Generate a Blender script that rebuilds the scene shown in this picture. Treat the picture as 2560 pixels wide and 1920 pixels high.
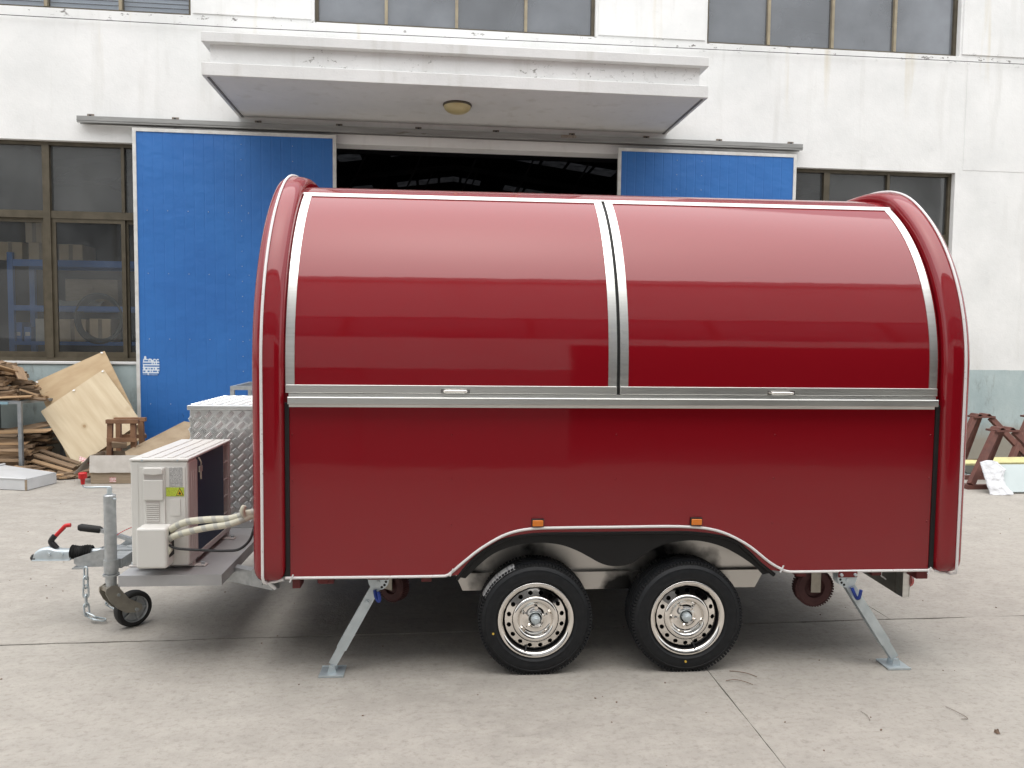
import bpy, bmesh, math, random
from mathutils import Vector, Matrix, noise as mnoise
R = math.radians
random.seed(7)
scene = bpy.context.scene
for o in list(bpy.data.objects):
    bpy.data.objects.remove(o)

# ------------------------------------------------------------------ camera
FPX, PW, PH = 1897.8, 2560, 1920
CAM = Vector((0, 0, 1.657))
yaw, pitch, roll = R(6.011), R(-3.435), R(0.638)
FW = Vector((math.sin(yaw)*math.cos(pitch), math.cos(yaw)*math.cos(pitch), math.sin(pitch)))
r0 = Vector((math.cos(yaw), -math.sin(yaw), 0)); u0 = r0.cross(FW)
RT = r0*math.cos(roll) + u0*math.sin(roll); UP = u0*math.cos(roll) - r0*math.sin(roll)
cam = bpy.data.cameras.new('camera')
cam.sensor_fit = 'HORIZONTAL'; cam.sensor_width = 36.0; cam.lens = FPX/PW*36.0
cam.clip_start = 0.05; cam.clip_end = 600
camo = bpy.data.objects.new('camera', cam); scene.collection.objects.link(camo)
camo.matrix_world = Matrix(((RT.x, UP.x, -FW.x, CAM.x), (RT.y, UP.y, -FW.y, CAM.y), (RT.z, UP.z, -FW.z, CAM.z), (0, 0, 0, 1)))
scene.camera = camo

# ------------------------------------------------------------------ sky, sun, exposure
SUN_EL, SUN_AZ = R(76), R(182)           # overcast noon: light from nearly everywhere above
world = bpy.data.worlds.new('World'); scene.world = world; world.use_nodes = True
wn = world.node_tree; wn.nodes.clear()
sky = wn.nodes.new('ShaderNodeTexSky'); sky.sky_type = 'NISHITA'; sky.sun_disc = False
sky.sun_elevation = SUN_EL; sky.sun_rotation = SUN_AZ; sky.air_density = 1.6; sky.dust_density = 6.0; sky.ozone_density = 0.6
hs = wn.nodes.new('ShaderNodeHueSaturation'); hs.inputs['Saturation'].default_value = 0.55
bg = wn.nodes.new('ShaderNodeBackground'); bg.inputs['Strength'].default_value = 0.15
out = wn.nodes.new('ShaderNodeOutputWorld')
gm = wn.nodes.new('ShaderNodeGamma'); gm.inputs[1].default_value = 0.35      # cloud cover evens out the sky
ml = wn.nodes.new('ShaderNodeVectorMath'); ml.operation = 'SCALE'; ml.inputs['Scale'].default_value = 3.6
wn.links.new(sky.outputs[0], hs.inputs['Color']); wn.links.new(hs.outputs[0], gm.inputs[0]); wn.links.new(gm.outputs[0], ml.inputs[0]); wn.links.new(ml.outputs[0], bg.inputs[0]); wn.links.new(bg.outputs[0], out.inputs[0])
sd = bpy.data.lights.new('sun', 'SUN'); sd.energy = 1.5; sd.angle = R(88); sd.color = (1.0, 0.985, 0.965)
so = bpy.data.objects.new('sun', sd); scene.collection.objects.link(so)
sdir = Vector((math.sin(SUN_AZ)*math.cos(SUN_EL), math.cos(SUN_AZ)*math.cos(SUN_EL), math.sin(SUN_EL)))
so.rotation_euler = sdir.to_track_quat('Z', 'Y').to_euler()
so.location = (0, 0, 20)
vs = scene.view_settings
vs.view_transform = 'Standard'; vs.look = 'None'; vs.gamma = 1.0; vs.use_curve_mapping = False
vs.exposure = 0.72
scene.render.engine = 'CYCLES'
scene.cycles.max_bounces = 8; scene.cycles.transparent_max_bounces = 12
scene.cycles.sample_clamp_indirect = 6.0

# ------------------------------------------------------------------ helpers: materials
def nd(nt, t, **kw):
    n = nt.nodes.new(t)
    for k, v in kw.items(): setattr(n, k, v)
    return n

def mat(name, col, rough=0.5, metal=0.0, col2=None, nscale=4.0, nlo=0.35, nhi=0.65, stretch=(1, 1, 1),
        bump=0.0, bscale=40.0, bdist=0.01, coat=0.0, coat_ior=1.5, rvar=0.0, rand=0.0, spec=0.5, detail=6, col3=None, n3=25.0, t3=0.62, sss=0.0):
    m = bpy.data.materials.new(name); m.use_nodes = True
    nt = m.node_tree; b = nt.nodes['Principled BSDF']
    b.inputs['Roughness'].default_value = rough; b.inputs['Metallic'].default_value = metal
    b.inputs['Specular IOR Level'].default_value = spec
    if coat: b.inputs['Coat Weight'].default_value = coat; b.inputs['Coat Roughness'].default_value = 0.05; b.inputs['Coat IOR'].default_value = coat_ior
    tc = nd(nt, 'ShaderNodeTexCoord'); mp = nd(nt, 'ShaderNodeMapping'); mp.inputs['Scale'].default_value = stretch
    nt.links.new(tc.outputs['Object'], mp.inputs[0])
    c4 = lambda c: (c[0], c[1], c[2], 1)
    last = None
    if col2 is not None:
        n = nd(nt, 'ShaderNodeTexNoise'); n.inputs['Scale'].default_value = nscale; n.inputs['Detail'].default_value = detail
        nt.links.new(mp.outputs[0], n.inputs['Vector'])
        mr = nd(nt, 'ShaderNodeMapRange'); mr.inputs[1].default_value = nlo; mr.inputs[2].default_value = nhi
        nt.links.new(n.outputs['Fac'], mr.inputs[0])
        mx = nd(nt, 'ShaderNodeMix', data_type='RGBA'); mx.inputs[6].default_value = c4(col); mx.inputs[7].default_value = c4(col2)
        nt.links.new(mr.outputs[0], mx.inputs[0]); last = mx.outputs[2]
        if rvar:
            ma = nd(nt, 'ShaderNodeMath', operation='MULTIPLY_ADD'); ma.inputs[1].default_value = rvar; ma.inputs[2].default_value = rough
            nt.links.new(mr.outputs[0], ma.inputs[0]); nt.links.new(ma.outputs[0], b.inputs['Roughness'])
    if col3 is not None:
        n = nd(nt, 'ShaderNodeTexNoise'); n.inputs['Scale'].default_value = n3; n.inputs['Detail'].default_value = 5
        nt.links.new(mp.outputs[0], n.inputs['Vector'])
        mr = nd(nt, 'ShaderNodeMapRange'); mr.inputs[1].default_value = t3; mr.inputs[2].default_value = t3+0.06
        nt.links.new(n.outputs['Fac'], mr.inputs[0])
        mx = nd(nt, 'ShaderNodeMix', data_type='RGBA'); mx.inputs[7].default_value = c4(col3)
        if last is None: mx.inputs[6].default_value = c4(col)
        else: nt.links.new(last, mx.inputs[6])
        nt.links.new(mr.outputs[0], mx.inputs[0]); last = mx.outputs[2]
    if rand:
        oi = nd(nt, 'ShaderNodeObjectInfo'); h = nd(nt, 'ShaderNodeHueSaturation')
        mr = nd(nt, 'ShaderNodeMapRange'); mr.inputs[3].default_value = 1-rand; mr.inputs[4].default_value = 1+rand*0.6
        nt.links.new(oi.outputs['Random'], mr.inputs[0]); nt.links.new(mr.outputs[0], h.inputs['Value'])
        if last is None: h.inputs['Color'].default_value = c4(col)
        else: nt.links.new(last, h.inputs['Color'])
        last = h.outputs[0]
    if last is None: b.inputs['Base Color'].default_value = c4(col)
    else: nt.links.new(last, b.inputs['Base Color'])
    if bump:
        n = nd(nt, 'ShaderNodeTexNoise'); n.inputs['Scale'].default_value = bscale; n.inputs['Detail'].default_value = 5
        nt.links.new(mp.outputs[0], n.inputs['Vector'])
        bp = nd(nt, 'ShaderNodeBump'); bp.inputs['Strength'].default_value = bump; bp.inputs['Distance'].default_value = bdist
        nt.links.new(n.outputs['Fac'], bp.inputs['Height']); nt.links.new(bp.outputs[0], b.inputs['Normal'])
        if coat: nt.links.new(bp.outputs[0], b.inputs['Coat Normal'])
    return m

M = {}
# trailer
M['red'] = mat('red_gloss_paint', (0.245, 0.0045, 0.0105), rough=0.45, spec=0.04, coat=1.0, coat_ior=1.56, bump=0.05, bscale=1.9, bdist=0.03, stretch=(0.6, 1, 1))
M['red_dull'] = mat('red_painted_steel', (0.16, 0.012, 0.012), rough=0.45, col2=(0.12, 0.012, 0.012), nscale=12)
M['steel'] = mat('brushed_stainless', (0.80, 0.80, 0.775), rough=0.33, metal=1.0, col2=(0.70, 0.70, 0.67), nscale=3, stretch=(1, 20, 20), rvar=0.08, bump=0.02, bscale=60, bdist=0.002)
M['steel_dirty'] = mat('stained_stainless', (0.62, 0.60, 0.57), rough=0.38, metal=1.0, col2=(0.05, 0.05, 0.05), nscale=3.6, nlo=0.48, nhi=0.62, rvar=0.15)
M['gusset'] = mat('dark_oily_steel', (0.055, 0.055, 0.05), rough=0.4, metal=0.6, col2=(0.09, 0.085, 0.075), nscale=8)
M['zinc'] = mat('zinc_plated_steel', (0.60, 0.66, 0.69), rough=0.36, metal=0.55, col2=(0.5, 0.56, 0.585), nscale=14, rvar=0.12, bump=0.03, bscale=50, bdist=0.002)
M['galv'] = mat('galvanised_steel', (0.50, 0.52, 0.53), rough=0.45, metal=0.7, col2=(0.40, 0.42, 0.43), nscale=30, rvar=0.1)
M['fork'] = mat('yellowed_zinc_steel', (0.42, 0.39, 0.33), rough=0.42, metal=0.7, col2=(0.33, 0.31, 0.27), nscale=18)
M['chrome'] = mat('chrome', (0.86, 0.83, 0.79), rough=0.06, metal=1.0)
M['tyre'] = mat('tyre_rubber', (0.010, 0.011, 0.013), rough=0.55, col2=(0.015, 0.016, 0.018), nscale=30, spec=0.3)
M['black'] = mat('black_plastic', (0.014, 0.014, 0.015), rough=0.38)
M['black_soft'] = mat('black_rubber', (0.012, 0.012, 0.012), rough=0.7)
M['fender'] = mat('black_fender_plastic', (0.010, 0.010, 0.0105), rough=0.36, spec=0.3, bump=0.02, bscale=30, bdist=0.003)
M['dark'] = mat('underbody_dark', (0.03, 0.028, 0.026), rough=0.8)
M['trim'] = mat('white_rope_trim', (0.80, 0.78, 0.77), rough=0.35, col3=(0.45, 0.33, 0.33), n3=70, t3=0.66)
M['amber'] = mat('amber_lens', (0.75, 0.20, 0.01), rough=0.18, coat=0.6)
M['red_lens'] = mat('red_lens', (0.5, 0.01, 0.01), rough=0.2, coat=0.5)
M['blue_handle'] = mat('blue_vinyl', (0.015, 0.04, 0.24), rough=0.35)
M['red_plastic'] = mat('red_plastic', (0.55, 0.012, 0.015), rough=0.35)
M['yellow_dot'] = mat('yellow_paint_dot', (0.75, 0.5, 0.08), rough=0.5)
M['maroon_rubber'] = mat('maroon_rubber', (0.055, 0.016, 0.016), rough=0.7, col2=(0.075, 0.025, 0.024), nscale=25)
M['platform'] = mat('silver_painted_platform', (0.47, 0.47, 0.47), rough=0.42, metal=0.25, col2=(0.40, 0.40, 0.41), nscale=5, rvar=0.1, spec=0.6)
M['checker'] = mat('aluminium_checker_plate', (0.74, 0.75, 0.74), rough=0.30, metal=1.0, col2=(0.68, 0.69, 0.69), nscale=9, rvar=0.12)
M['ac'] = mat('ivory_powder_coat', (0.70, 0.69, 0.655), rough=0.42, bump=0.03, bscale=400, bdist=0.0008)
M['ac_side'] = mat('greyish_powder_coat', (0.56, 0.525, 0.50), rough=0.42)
M['coil'] = mat('dark_blue_fins', (0.016, 0.038, 0.090), rough=0.5, metal=0.3, stretch=(1, 1, 90), bump=0.5, bscale=3.0, bdist=0.004)
M['foam_pipe'] = None
M['wire_black'] = mat('black_cable_sheath', (0.012, 0.012, 0.013), rough=0.5)
# building
M['doorwhite'] = mat('white_door_frame', (0.66, 0.66, 0.64), rough=0.5, col2=(0.55, 0.54, 0.51), nscale=9)
M['frame'] = mat('bronze_window_frame', (0.072, 0.060, 0.040), rough=0.42, metal=0.3, col2=(0.10, 0.084, 0.058), nscale=9)
M['frame_pale'] = mat('pale_bronze_mullion', (0.33, 0.28, 0.19), rough=0.45, metal=0.3, col2=(0.24, 0.20, 0.14), nscale=6)
M['track'] = mat('galvanised_track', (0.26, 0.26, 0.25), rough=0.5, metal=0.5, col2=(0.34, 0.34, 0.33), nscale=6, stretch=(0.4, 1, 3), col3=(0.13, 0.09, 0.06), n3=7, t3=0.68)
M['rust'] = mat('rusty_bracket', (0.16, 0.12, 0.09), rough=0.7, col2=(0.28, 0.25, 0.22), nscale=30)
M['lamp_glass'] = mat('yellowed_opal_glass', (0.55, 0.47, 0.26), rough=0.3, col2=(0.48, 0.40, 0.21), nscale=8)
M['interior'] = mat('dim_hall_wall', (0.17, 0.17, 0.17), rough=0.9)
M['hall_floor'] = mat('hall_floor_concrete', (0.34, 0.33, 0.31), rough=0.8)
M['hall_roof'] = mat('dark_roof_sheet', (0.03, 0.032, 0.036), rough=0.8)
M['truss'] = mat('dark_truss_steel', (0.05, 0.05, 0.055), rough=0.7)
M['blue_rack'] = mat('blue_rack_paint', (0.07, 0.19, 0.52), rough=0.45)
M['card'] = mat('brown_cardboard', (0.66, 0.51, 0.35), rough=0.85, col2=(0.58, 0.44, 0.29), nscale=6, rand=0.18)
M['card_pale'] = mat('grey_white_cardboard', (0.56, 0.53, 0.49), rough=0.85, col2=(0.48, 0.45, 0.41), nscale=10)
M['card_in'] = mat('plain_cardboard', (0.33, 0.26, 0.19), rough=0.9, col2=(0.28, 0.22, 0.15), nscale=10, stretch=(1, 1, 6))
M['hose'] = mat('grey_hose', (0.10, 0.105, 0.10), rough=0.5)
M['plastic_film'] = mat('crumpled_white_film', (0.55, 0.56, 0.56), rough=0.35, bump=0.6, bscale=12)
# loose things
M['wood_grey'] = mat('weathered_scrap_wood', (0.30, 0.205, 0.125), rough=0.85, col2=(0.185, 0.125, 0.08), nscale=3.5, stretch=(0.6, 5, 5), rand=0.45, bump=0.2, bscale=20, bdist=0.003)
M['wood_warm'] = mat('fresh_scrap_wood', (0.43, 0.29, 0.165), rough=0.8, col2=(0.32, 0.20, 0.11), nscale=3.0, stretch=(0.6, 5, 5), rand=0.3)
M['wood_brown'] = mat('brown_stool_wood', (0.26, 0.135, 0.07), rough=0.7, col2=(0.17, 0.085, 0.045), nscale=6, stretch=(1, 1, 1), rand=0.2)
M['ply'] = mat('plywood_front', (0.61, 0.515, 0.36), rough=0.75, col2=(0.50, 0.40, 0.265), nscale=2.2, stretch=(5, 0.6, 1), col3=(0.38, 0.26, 0.15), n3=1.6, t3=0.70)
M['ply2'] = mat('plywood_back', (0.50, 0.38, 0.235), rough=0.75, col2=(0.42, 0.30, 0.175), nscale=2.5, stretch=(1.2, 3, 1), col3=(0.24, 0.15, 0.085), n3=2.4, t3=0.68)
def add_knots(m, scale, seed, dark, thr=0.075):
    nt = m.node_tree; b = nt.nodes['Principled BSDF']; src = b.inputs['Base Color'].links[0].from_socket
    tc = nd(nt, 'ShaderNodeTexCoord'); mp = nd(nt, 'ShaderNodeMapping'); mp.inputs['Location'].default_value = seed; mp.inputs['Scale'].default_value = (1.0, 0.75, 0.0)
    nt.links.new(tc.outputs['Object'], mp.inputs[0])
    v = nd(nt, 'ShaderNodeTexVoronoi'); v.inputs['Scale'].default_value = scale; nt.links.new(mp.outputs[0], v.inputs['Vector'])
    for (lo, hi, c, k) in ((thr*2.2, thr*1.1, dark, 0.35), (thr, thr*0.7, dark, 0.8)):
        mr = nd(nt, 'ShaderNodeMapRange'); mr.inputs[1].default_value = lo; mr.inputs[2].default_value = hi; mr.inputs[4].default_value = k; nt.links.new(v.outputs['Distance'], mr.inputs[0])
        mx = nd(nt, 'ShaderNodeMix', data_type='RGBA'); mx.inputs[7].default_value = (*c, 1); nt.links.new(mr.outputs[0], mx.inputs[0]); nt.links.new(src, mx.inputs[6]); src = mx.outputs[2]
    nt.links.new(src, b.inputs['Base Color'])
add_knots(M['ply'], 3.0, (0.3, 0.1, 0), (0.30, 0.19, 0.09), 0.06); add_knots(M['ply2'], 4.2, (1.3, 0.7, 0), (0.22, 0.13, 0.07), 0.10)
M['board'] = mat('hardboard_sheet', (0.37, 0.285, 0.19), rough=0.85, col2=(0.30, 0.225, 0.145), nscale=8, col3=(0.2, 0.14, 0.09), n3=12, t3=0.68)
M['white_sheet'] = mat('white_coated_sheet', (0.60, 0.61, 0.62), rough=0.4, col2=(0.52, 0.53, 0.54), nscale=4)
M['rack_steel'] = mat('grey_blue_rack_steel', (0.20, 0.22, 0.235), rough=0.5, metal=0.4, col2=(0.27, 0.28, 0.29), nscale=12)
M['pale_blue'] = mat('pale_blue_strip', (0.20, 0.32, 0.38), rough=0.5)
M['primer'] = mat('red_oxide_primer', (0.165, 0.066, 0.05), rough=0.7, col2=(0.12, 0.05, 0.04), nscale=12)
M['yellow_foam'] = mat('yellow_insulation_foam', (0.66, 0.62, 0.30), rough=0.9, col2=(0.55, 0.50, 0.26), nscale=14)
M['pale_panel'] = mat('pale_blue_grey_panel', (0.44, 0.50, 0.50), rough=0.35, col2=(0.40, 0.46, 0.46), nscale=3)
M['shade_gap_base'] = mat('shade_gap_and_tray_base', (0.05, 0.05, 0.04), rough=0.8)
M['foam_white'] = mat('white_foam_wrap', (0.66, 0.67, 0.69), rough=0.8, bump=0.7, bscale=14, bdist=0.03)
M['blind'] = mat('pale_blind_slat', (0.80, 0.83, 0.86), rough=0.5)
M['leafbrown'] = mat('dry_twig', (0.19, 0.125, 0.09), rough=0.9)

def nodes(name):
    m = bpy.data.materials.new(name); m.use_nodes = True
    return m, m.node_tree, m.node_tree.nodes['Principled BSDF']

def noise_n(nt, vec, scale, detail=6, rough=0.55):
    n = nd(nt, 'ShaderNodeTexNoise'); n.inputs['Scale'].default_value = scale; n.inputs['Detail'].default_value = detail; n.inputs['Roughness'].default_value = rough
    nt.links.new(vec, n.inputs['Vector']); return n.outputs['Fac']
def mapr(nt, v, a, b, c=0.0, d=1.0):
    mr = nd(nt, 'ShaderNodeMapRange'); mr.inputs[1].default_value = a; mr.inputs[2].default_value = b; mr.inputs[3].default_value = c; mr.inputs[4].default_value = d
    nt.links.new(v, mr.inputs[0]); return mr.outputs[0]
def mathn(nt, op, a, b=None):
    n = nd(nt, 'ShaderNodeMath', operation=op)
    for i, v in enumerate((a, b)):
        if v is None: continue
        if isinstance(v, (int, float)): n.inputs[i].default_value = v
        else: nt.links.new(v, n.inputs[i])
    return n.outputs[0]
def mixc(nt, fac, a, b):
    mx = nd(nt, 'ShaderNodeMix', data_type='RGBA')
    for i, v in ((0, fac), (6, a), (7, b)):
        if isinstance(v, tuple): mx.inputs[i].default_value = (v[0], v[1], v[2], 1)
        elif isinstance(v, (int, float)): mx.inputs[i].default_value = v
        else: nt.links.new(v, mx.inputs[i])
    return mx.outputs[2]
def mapped(nt, scale=(1, 1, 1), loc=(0, 0, 0), rot=(0, 0, 0), src='Object'):
    tc = nd(nt, 'ShaderNodeTexCoord'); mp = nd(nt, 'ShaderNodeMapping')
    mp.inputs['Scale'].default_value = scale; mp.inputs['Location'].default_value = loc; mp.inputs['Rotation'].default_value = rot
    nt.links.new(tc.outputs[src], mp.inputs[0]); return mp.outputs[0]
def bumpn(nt, b, h, strength, dist):
    bp = nd(nt, 'ShaderNodeBump'); bp.inputs['Strength'].default_value = strength; bp.inputs['Distance'].default_value = dist
    nt.links.new(h, bp.inputs['Height']); nt.links.new(bp.outputs[0], b.inputs['Normal'])

def mat_plaster(name, dado=True, peel=0.0, dim=1.0):
    m, nt, b = nodes(name)
    v = mapped(nt); sv = mapped(nt, (2.2, 2.2, 0.22))
    big = mapr(nt, noise_n(nt, v, 1.1, 9, 0.65), 0.38, 0.66)
    c = mixc(nt, big, (0.80*dim, 0.80*dim, 0.79*dim), (0.71*dim, 0.715*dim, 0.705*dim))
    streak = mapr(nt, noise_n(nt, sv, 2.2, 6), 0.56, 0.80)
    c = mixc(nt, mathn(nt, 'MULTIPLY', streak, 0.45 if dado else 0.75), c, (0.52, 0.51, 0.47))
    smud = mapr(nt, noise_n(nt, mapped(nt, (1, 1, 1.6)), 5.0, 8, 0.7), 0.60, 0.78)
    c = mixc(nt, mathn(nt, 'MULTIPLY', smud, 0.24 if dado else 0.45), c, (0.42, 0.42, 0.41))
    sep = nd(nt, 'ShaderNodeSeparateXYZ'); nt.links.new(v, sep.inputs[0])
    if dado:
        # rust streaks below the upper windows' piers
        rs = mapr(nt, noise_n(nt, mapped(nt, (1.6, 1, 0.12), (3.3, 0, 0)), 2.4, 3), 0.63, 0.78)
        hi = mapr(nt, sep.outputs[2], 4.6, 5.4)
        c = mixc(nt, mathn(nt, 'MULTIPLY', mathn(nt, 'MULTIPLY', rs, hi), 0.5), c, (0.56, 0.47, 0.28))
        # peeled paint under the window sills
        sm = mathn(nt, 'MULTIPLY', mapr(nt, sep.outputs[2], 5.50, 5.60), mapr(nt, sep.outputs[2], 5.70, 5.64))
        pl = mapr(nt, noise_n(nt, mapped(nt, (1, 1, 2)), 7.0, 8, 0.7), 0.60, 0.63)
        c = mixc(nt, mathn(nt, 'MULTIPLY', sm, pl), c, (0.22, 0.21, 0.20))
        # painted dado
        edge = mathn(nt, 'ADD', sep.outputs[2], mathn(nt, 'MULTIPLY', noise_n(nt, v, 9.0, 3), 0.012))
        dm = mapr(nt, edge, 1.288, 1.284)
        dv = mapr(nt, noise_n(nt, mapped(nt, (1, 1, 0.7)), 2.6, 8, 0.65), 0.35, 0.7)
        dc = mixc(nt, dv, (0.45, 0.53, 0.53), (0.34, 0.42, 0.43))
        wear = mapr(nt, noise_n(nt, mapped(nt, (2, 2, 0.7)), 3.1, 8, 0.7), 0.56, 0.70)
        dc = mixc(nt, mathn(nt, 'MULTIPLY', wear, 0.75), dc, (0.22, 0.24, 0.23))
        low = mapr(nt, mathn(nt, 'ADD', sep.outputs[2], mathn(nt, 'MULTIPLY', noise_n(nt, v, 2.5, 6), 0.5)), 0.80, 0.55)
        dc = mixc(nt, low, dc, (0.33, 0.31, 0.26))
        c = mixc(nt, dm, c, dc)
    if peel:
        pl = mapr(nt, noise_n(nt, mapped(nt, (1, 1, 1.4)), 11.0, 9, 0.75), 0.575, 0.60)
        area = mapr(nt, noise_n(nt, v, 1.3, 2), 0.44, 0.56)
        c = mixc(nt, mathn(nt, 'MULTIPLY', mathn(nt, 'MULTIPLY', pl, area), peel), c, (0.20, 0.19, 0.17))
    nt.links.new(c, b.inputs['Base Color']); b.inputs['Roughness'].default_value = 0.8; b.inputs['Specular IOR Level'].default_value = 0.3
    h = mathn(nt, 'ADD', noise_n(nt, v, 3.0, 4), mathn(nt, 'MULTIPLY', noise_n(nt, v, 45.0, 4), 0.25))
    bumpn(nt, b, h, 0.35, 0.02)
    return m
M['plaster'] = mat_plaster('white_plaster_wall')
M['plaster_plain'] = mat_plaster('white_plaster_canopy', dado=False, dim=0.88)
M['plaster_peel'] = mat_plaster('peeling_white_plaster', dado=False, peel=0.9, dim=0.92)

def mat_ground(name):
    m, nt, b = nodes(name)
    v = mapped(nt, src='Object'); vs_ = mapped(nt, (0.85, 1.15, 1))
    c = mixc(nt, mapr(nt, noise_n(nt, v, 0.45, 7), 0.35, 0.68), (0.385, 0.358, 0.320), (0.325, 0.302, 0.271))
    c = mixc(nt, mathn(nt, 'MULTIPLY', mapr(nt, noise_n(nt, vs_, 6.0, 9, 0.7), 0.42, 0.66), 0.75), c, (0.435, 0.405, 0.363))
    c = mixc(nt, mathn(nt, 'MULTIPLY', mapr(nt, noise_n(nt, vs_, 30.0, 10, 0.8), 0.50, 0.66), 0.70), c, (0.235, 0.212, 0.184))
    c = mixc(nt, mathn(nt, 'MULTIPLY', mapr(nt, noise_n(nt, mapped(nt, (0.7, 1.4, 1), (3, 7, 0)), 18.0, 10, 0.85), 0.58, 0.68), 0.55), c, (0.185, 0.165, 0.14))
    spots = mapr(nt, noise_n(nt, v, 60.0, 4, 0.6), 0.70, 0.76)
    c = mixc(nt, mathn(nt, 'MULTIPLY', spots, 0.55), c, (0.07, 0.062, 0.055))
    pale = mapr(nt, noise_n(nt, mapped(nt, (0.6, 1, 1), (5, 2, 0)), 1.1, 5), 0.62, 0.78)
    c = mixc(nt, mathn(nt, 'MULTIPLY', pale, 0.4), c, (0.42, 0.40, 0.37))
    nt.links.new(c, b.inputs['Base Color']); b.inputs['Roughness'].default_value = 0.82; b.inputs['Specular IOR Level'].default_value = 0.35
    h = mathn(nt, 'ADD', mathn(nt, 'MULTIPLY', noise_n(nt, vs_, 9.0, 8, 0.7), 1.0), mathn(nt, 'MULTIPLY', noise_n(nt, v, 70.0, 4), 0.35))
    bumpn(nt, b, h, 0.55, 0.012)
    return m
M['concrete'] = mat_ground('worn_yard_concrete')
M['joint'] = mat('joint_dirt', (0.07, 0.06, 0.05), rough=0.95, col2=(0.24, 0.215, 0.18), nscale=9)

def mat_blue_door(name):
    m, nt, b = nodes(name)
    v = mapped(nt)
    c = mixc(nt, mapr(nt, noise_n(nt, v, 1.2, 5), 0.35, 0.7), (0.030, 0.150, 0.44), (0.025, 0.126, 0.39))
    c = mixc(nt, mathn(nt, 'MULTIPLY', mapr(nt, noise_n(nt, mapped(nt, (2, 2, 1)), 2.3, 7, 0.7), 0.66, 0.78), 0.35), c, (0.11, 0.11, 0.13))
    low = mapr(nt, noise_n(nt, mapped(nt, (4, 4, 1.2)), 3.2, 6), 0.66, 0.71)
    sep = nd(nt, 'ShaderNodeSeparateXYZ'); nt.links.new(v, sep.inputs[0])
    zz = mapr(nt, sep.outputs[2], 1.0, 0.6)
    c = mixc(nt, mathn(nt, 'MULTIPLY', low, zz), c, (0.012, 0.018, 0.03))
    nt.links.new(c, b.inputs['Base Color']); b.inputs['Roughness'].default_value = 0.42; b.inputs['Specular IOR Level'].default_value = 0.4
    h = mathn(nt, 'ADD', noise_n(nt, mapped(nt, (1, 1, 1.5)), 2.2, 3), mathn(nt, 'MULTIPLY', noise_n(nt, v, 9.0, 2), 0.12))
    bumpn(nt, b, h, 0.35, 0.05)
    return m
M['bluedoor'] = mat_blue_door('blue_painted_sheet')

def mat_glass(name, tint, refl, dust_glare, dust_glare_col, dust_glare_scale=2.0, rough=0.02):
    m = bpy.data.materials.new(name); m.use_nodes = True; nt = m.node_tree; nt.nodes.clear()
    o = nd(nt, 'ShaderNodeOutputMaterial')
    tr = nd(nt, 'ShaderNodeBsdfTransparent'); tr.inputs[0].default_value = (*tint, 1)
    gl = nd(nt, 'ShaderNodeBsdfGlossy'); gl.inputs['Roughness'].default_value = rough; gl.inputs[0].default_value = (1, 1, 1, 1)
    df = nd(nt, 'ShaderNodeBsdfDiffuse'); df.inputs[0].default_value = (*dust_glare_col, 1)  # diffuse layer: dust plus a veil of reflection painted into the colour
    v = mapped(nt)
    d = mapr(nt, noise_n(nt, v, dust_glare_scale, 6), 0.3, 0.75, dust_glare*0.4, dust_glare*1.3)
    oi = nd(nt, 'ShaderNodeObjectInfo'); d = mathn(nt, 'MULTIPLY', d, mapr(nt, oi.outputs['Random'], 0, 1, 0.72, 1.2))
    m1 = nd(nt, 'ShaderNodeMixShader'); nt.links.new(d, m1.inputs[0]); nt.links.new(tr.outputs[0], m1.inputs[1]); nt.links.new(df.outputs[0], m1.inputs[2])
    fr = nd(nt, 'ShaderNodeFresnel'); fr.inputs[0].default_value = 1.5
    bp = nd(nt, 'ShaderNodeBump'); bp.inputs['Strength'].default_value = 0.05; bp.inputs['Distance'].default_value = 0.05
    nt.links.new(noise_n(nt, v, 0.8, 1), bp.inputs['Height']); nt.links.new(bp.outputs[0], gl.inputs['Normal'])
    f2 = mathn(nt, 'MULTIPLY', fr.outputs[0], refl)
    m2 = nd(nt, 'ShaderNodeMixShader'); nt.links.new(f2, m2.inputs[0]); nt.links.new(m1.outputs[0], m2.inputs[1]); nt.links.new(gl.outputs[0], m2.inputs[2])
    nt.links.new(m2.outputs[0], o.inputs[0]); return m
M['glass_low'] = mat_glass('dusty_glare_glass', (0.86, 0.89, 0.88), 1.7, 0.11, (0.30, 0.31, 0.31))  # the grey layer also paints the reflection veil over the rack
M['glass_top'] = mat_glass('frosted_grey_glass', (0.25, 0.27, 0.29), 1.6, 0.40, (0.17, 0.178, 0.18), 1.2)
M['glass_up'] = mat_glass('tinted_upper_glass', (0.30, 0.33, 0.36), 2.2, 0.62, (0.235, 0.255, 0.285), 0.7)
M['glass_blind'] = mat_glass('clear_upper_glass', (0.86, 0.90, 0.95), 1.6, 0.05, (0.35, 0.36, 0.38))

def mat_translucent(name, col):
    m = bpy.data.materials.new(name); m.use_nodes = True; nt = m.node_tree; nt.nodes.clear()
    o = nd(nt, 'ShaderNodeOutputMaterial'); t = nd(nt, 'ShaderNodeBsdfTranslucent')
    n = mapr(nt, noise_n(nt, mapped(nt, (1, 9, 9)), 1.6, 8, 0.8), 0.45, 0.72)
    nt.links.new(mixc(nt, n, (col[0]*0.1, col[1]*0.1, col[2]*0.1), col), t.inputs[0]); nt.links.new(t.outputs[0], o.inputs[0]); return m
M['skylight'] = mat_translucent('dirty_skylight_sheet', (0.016, 0.0165, 0.018))

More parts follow.
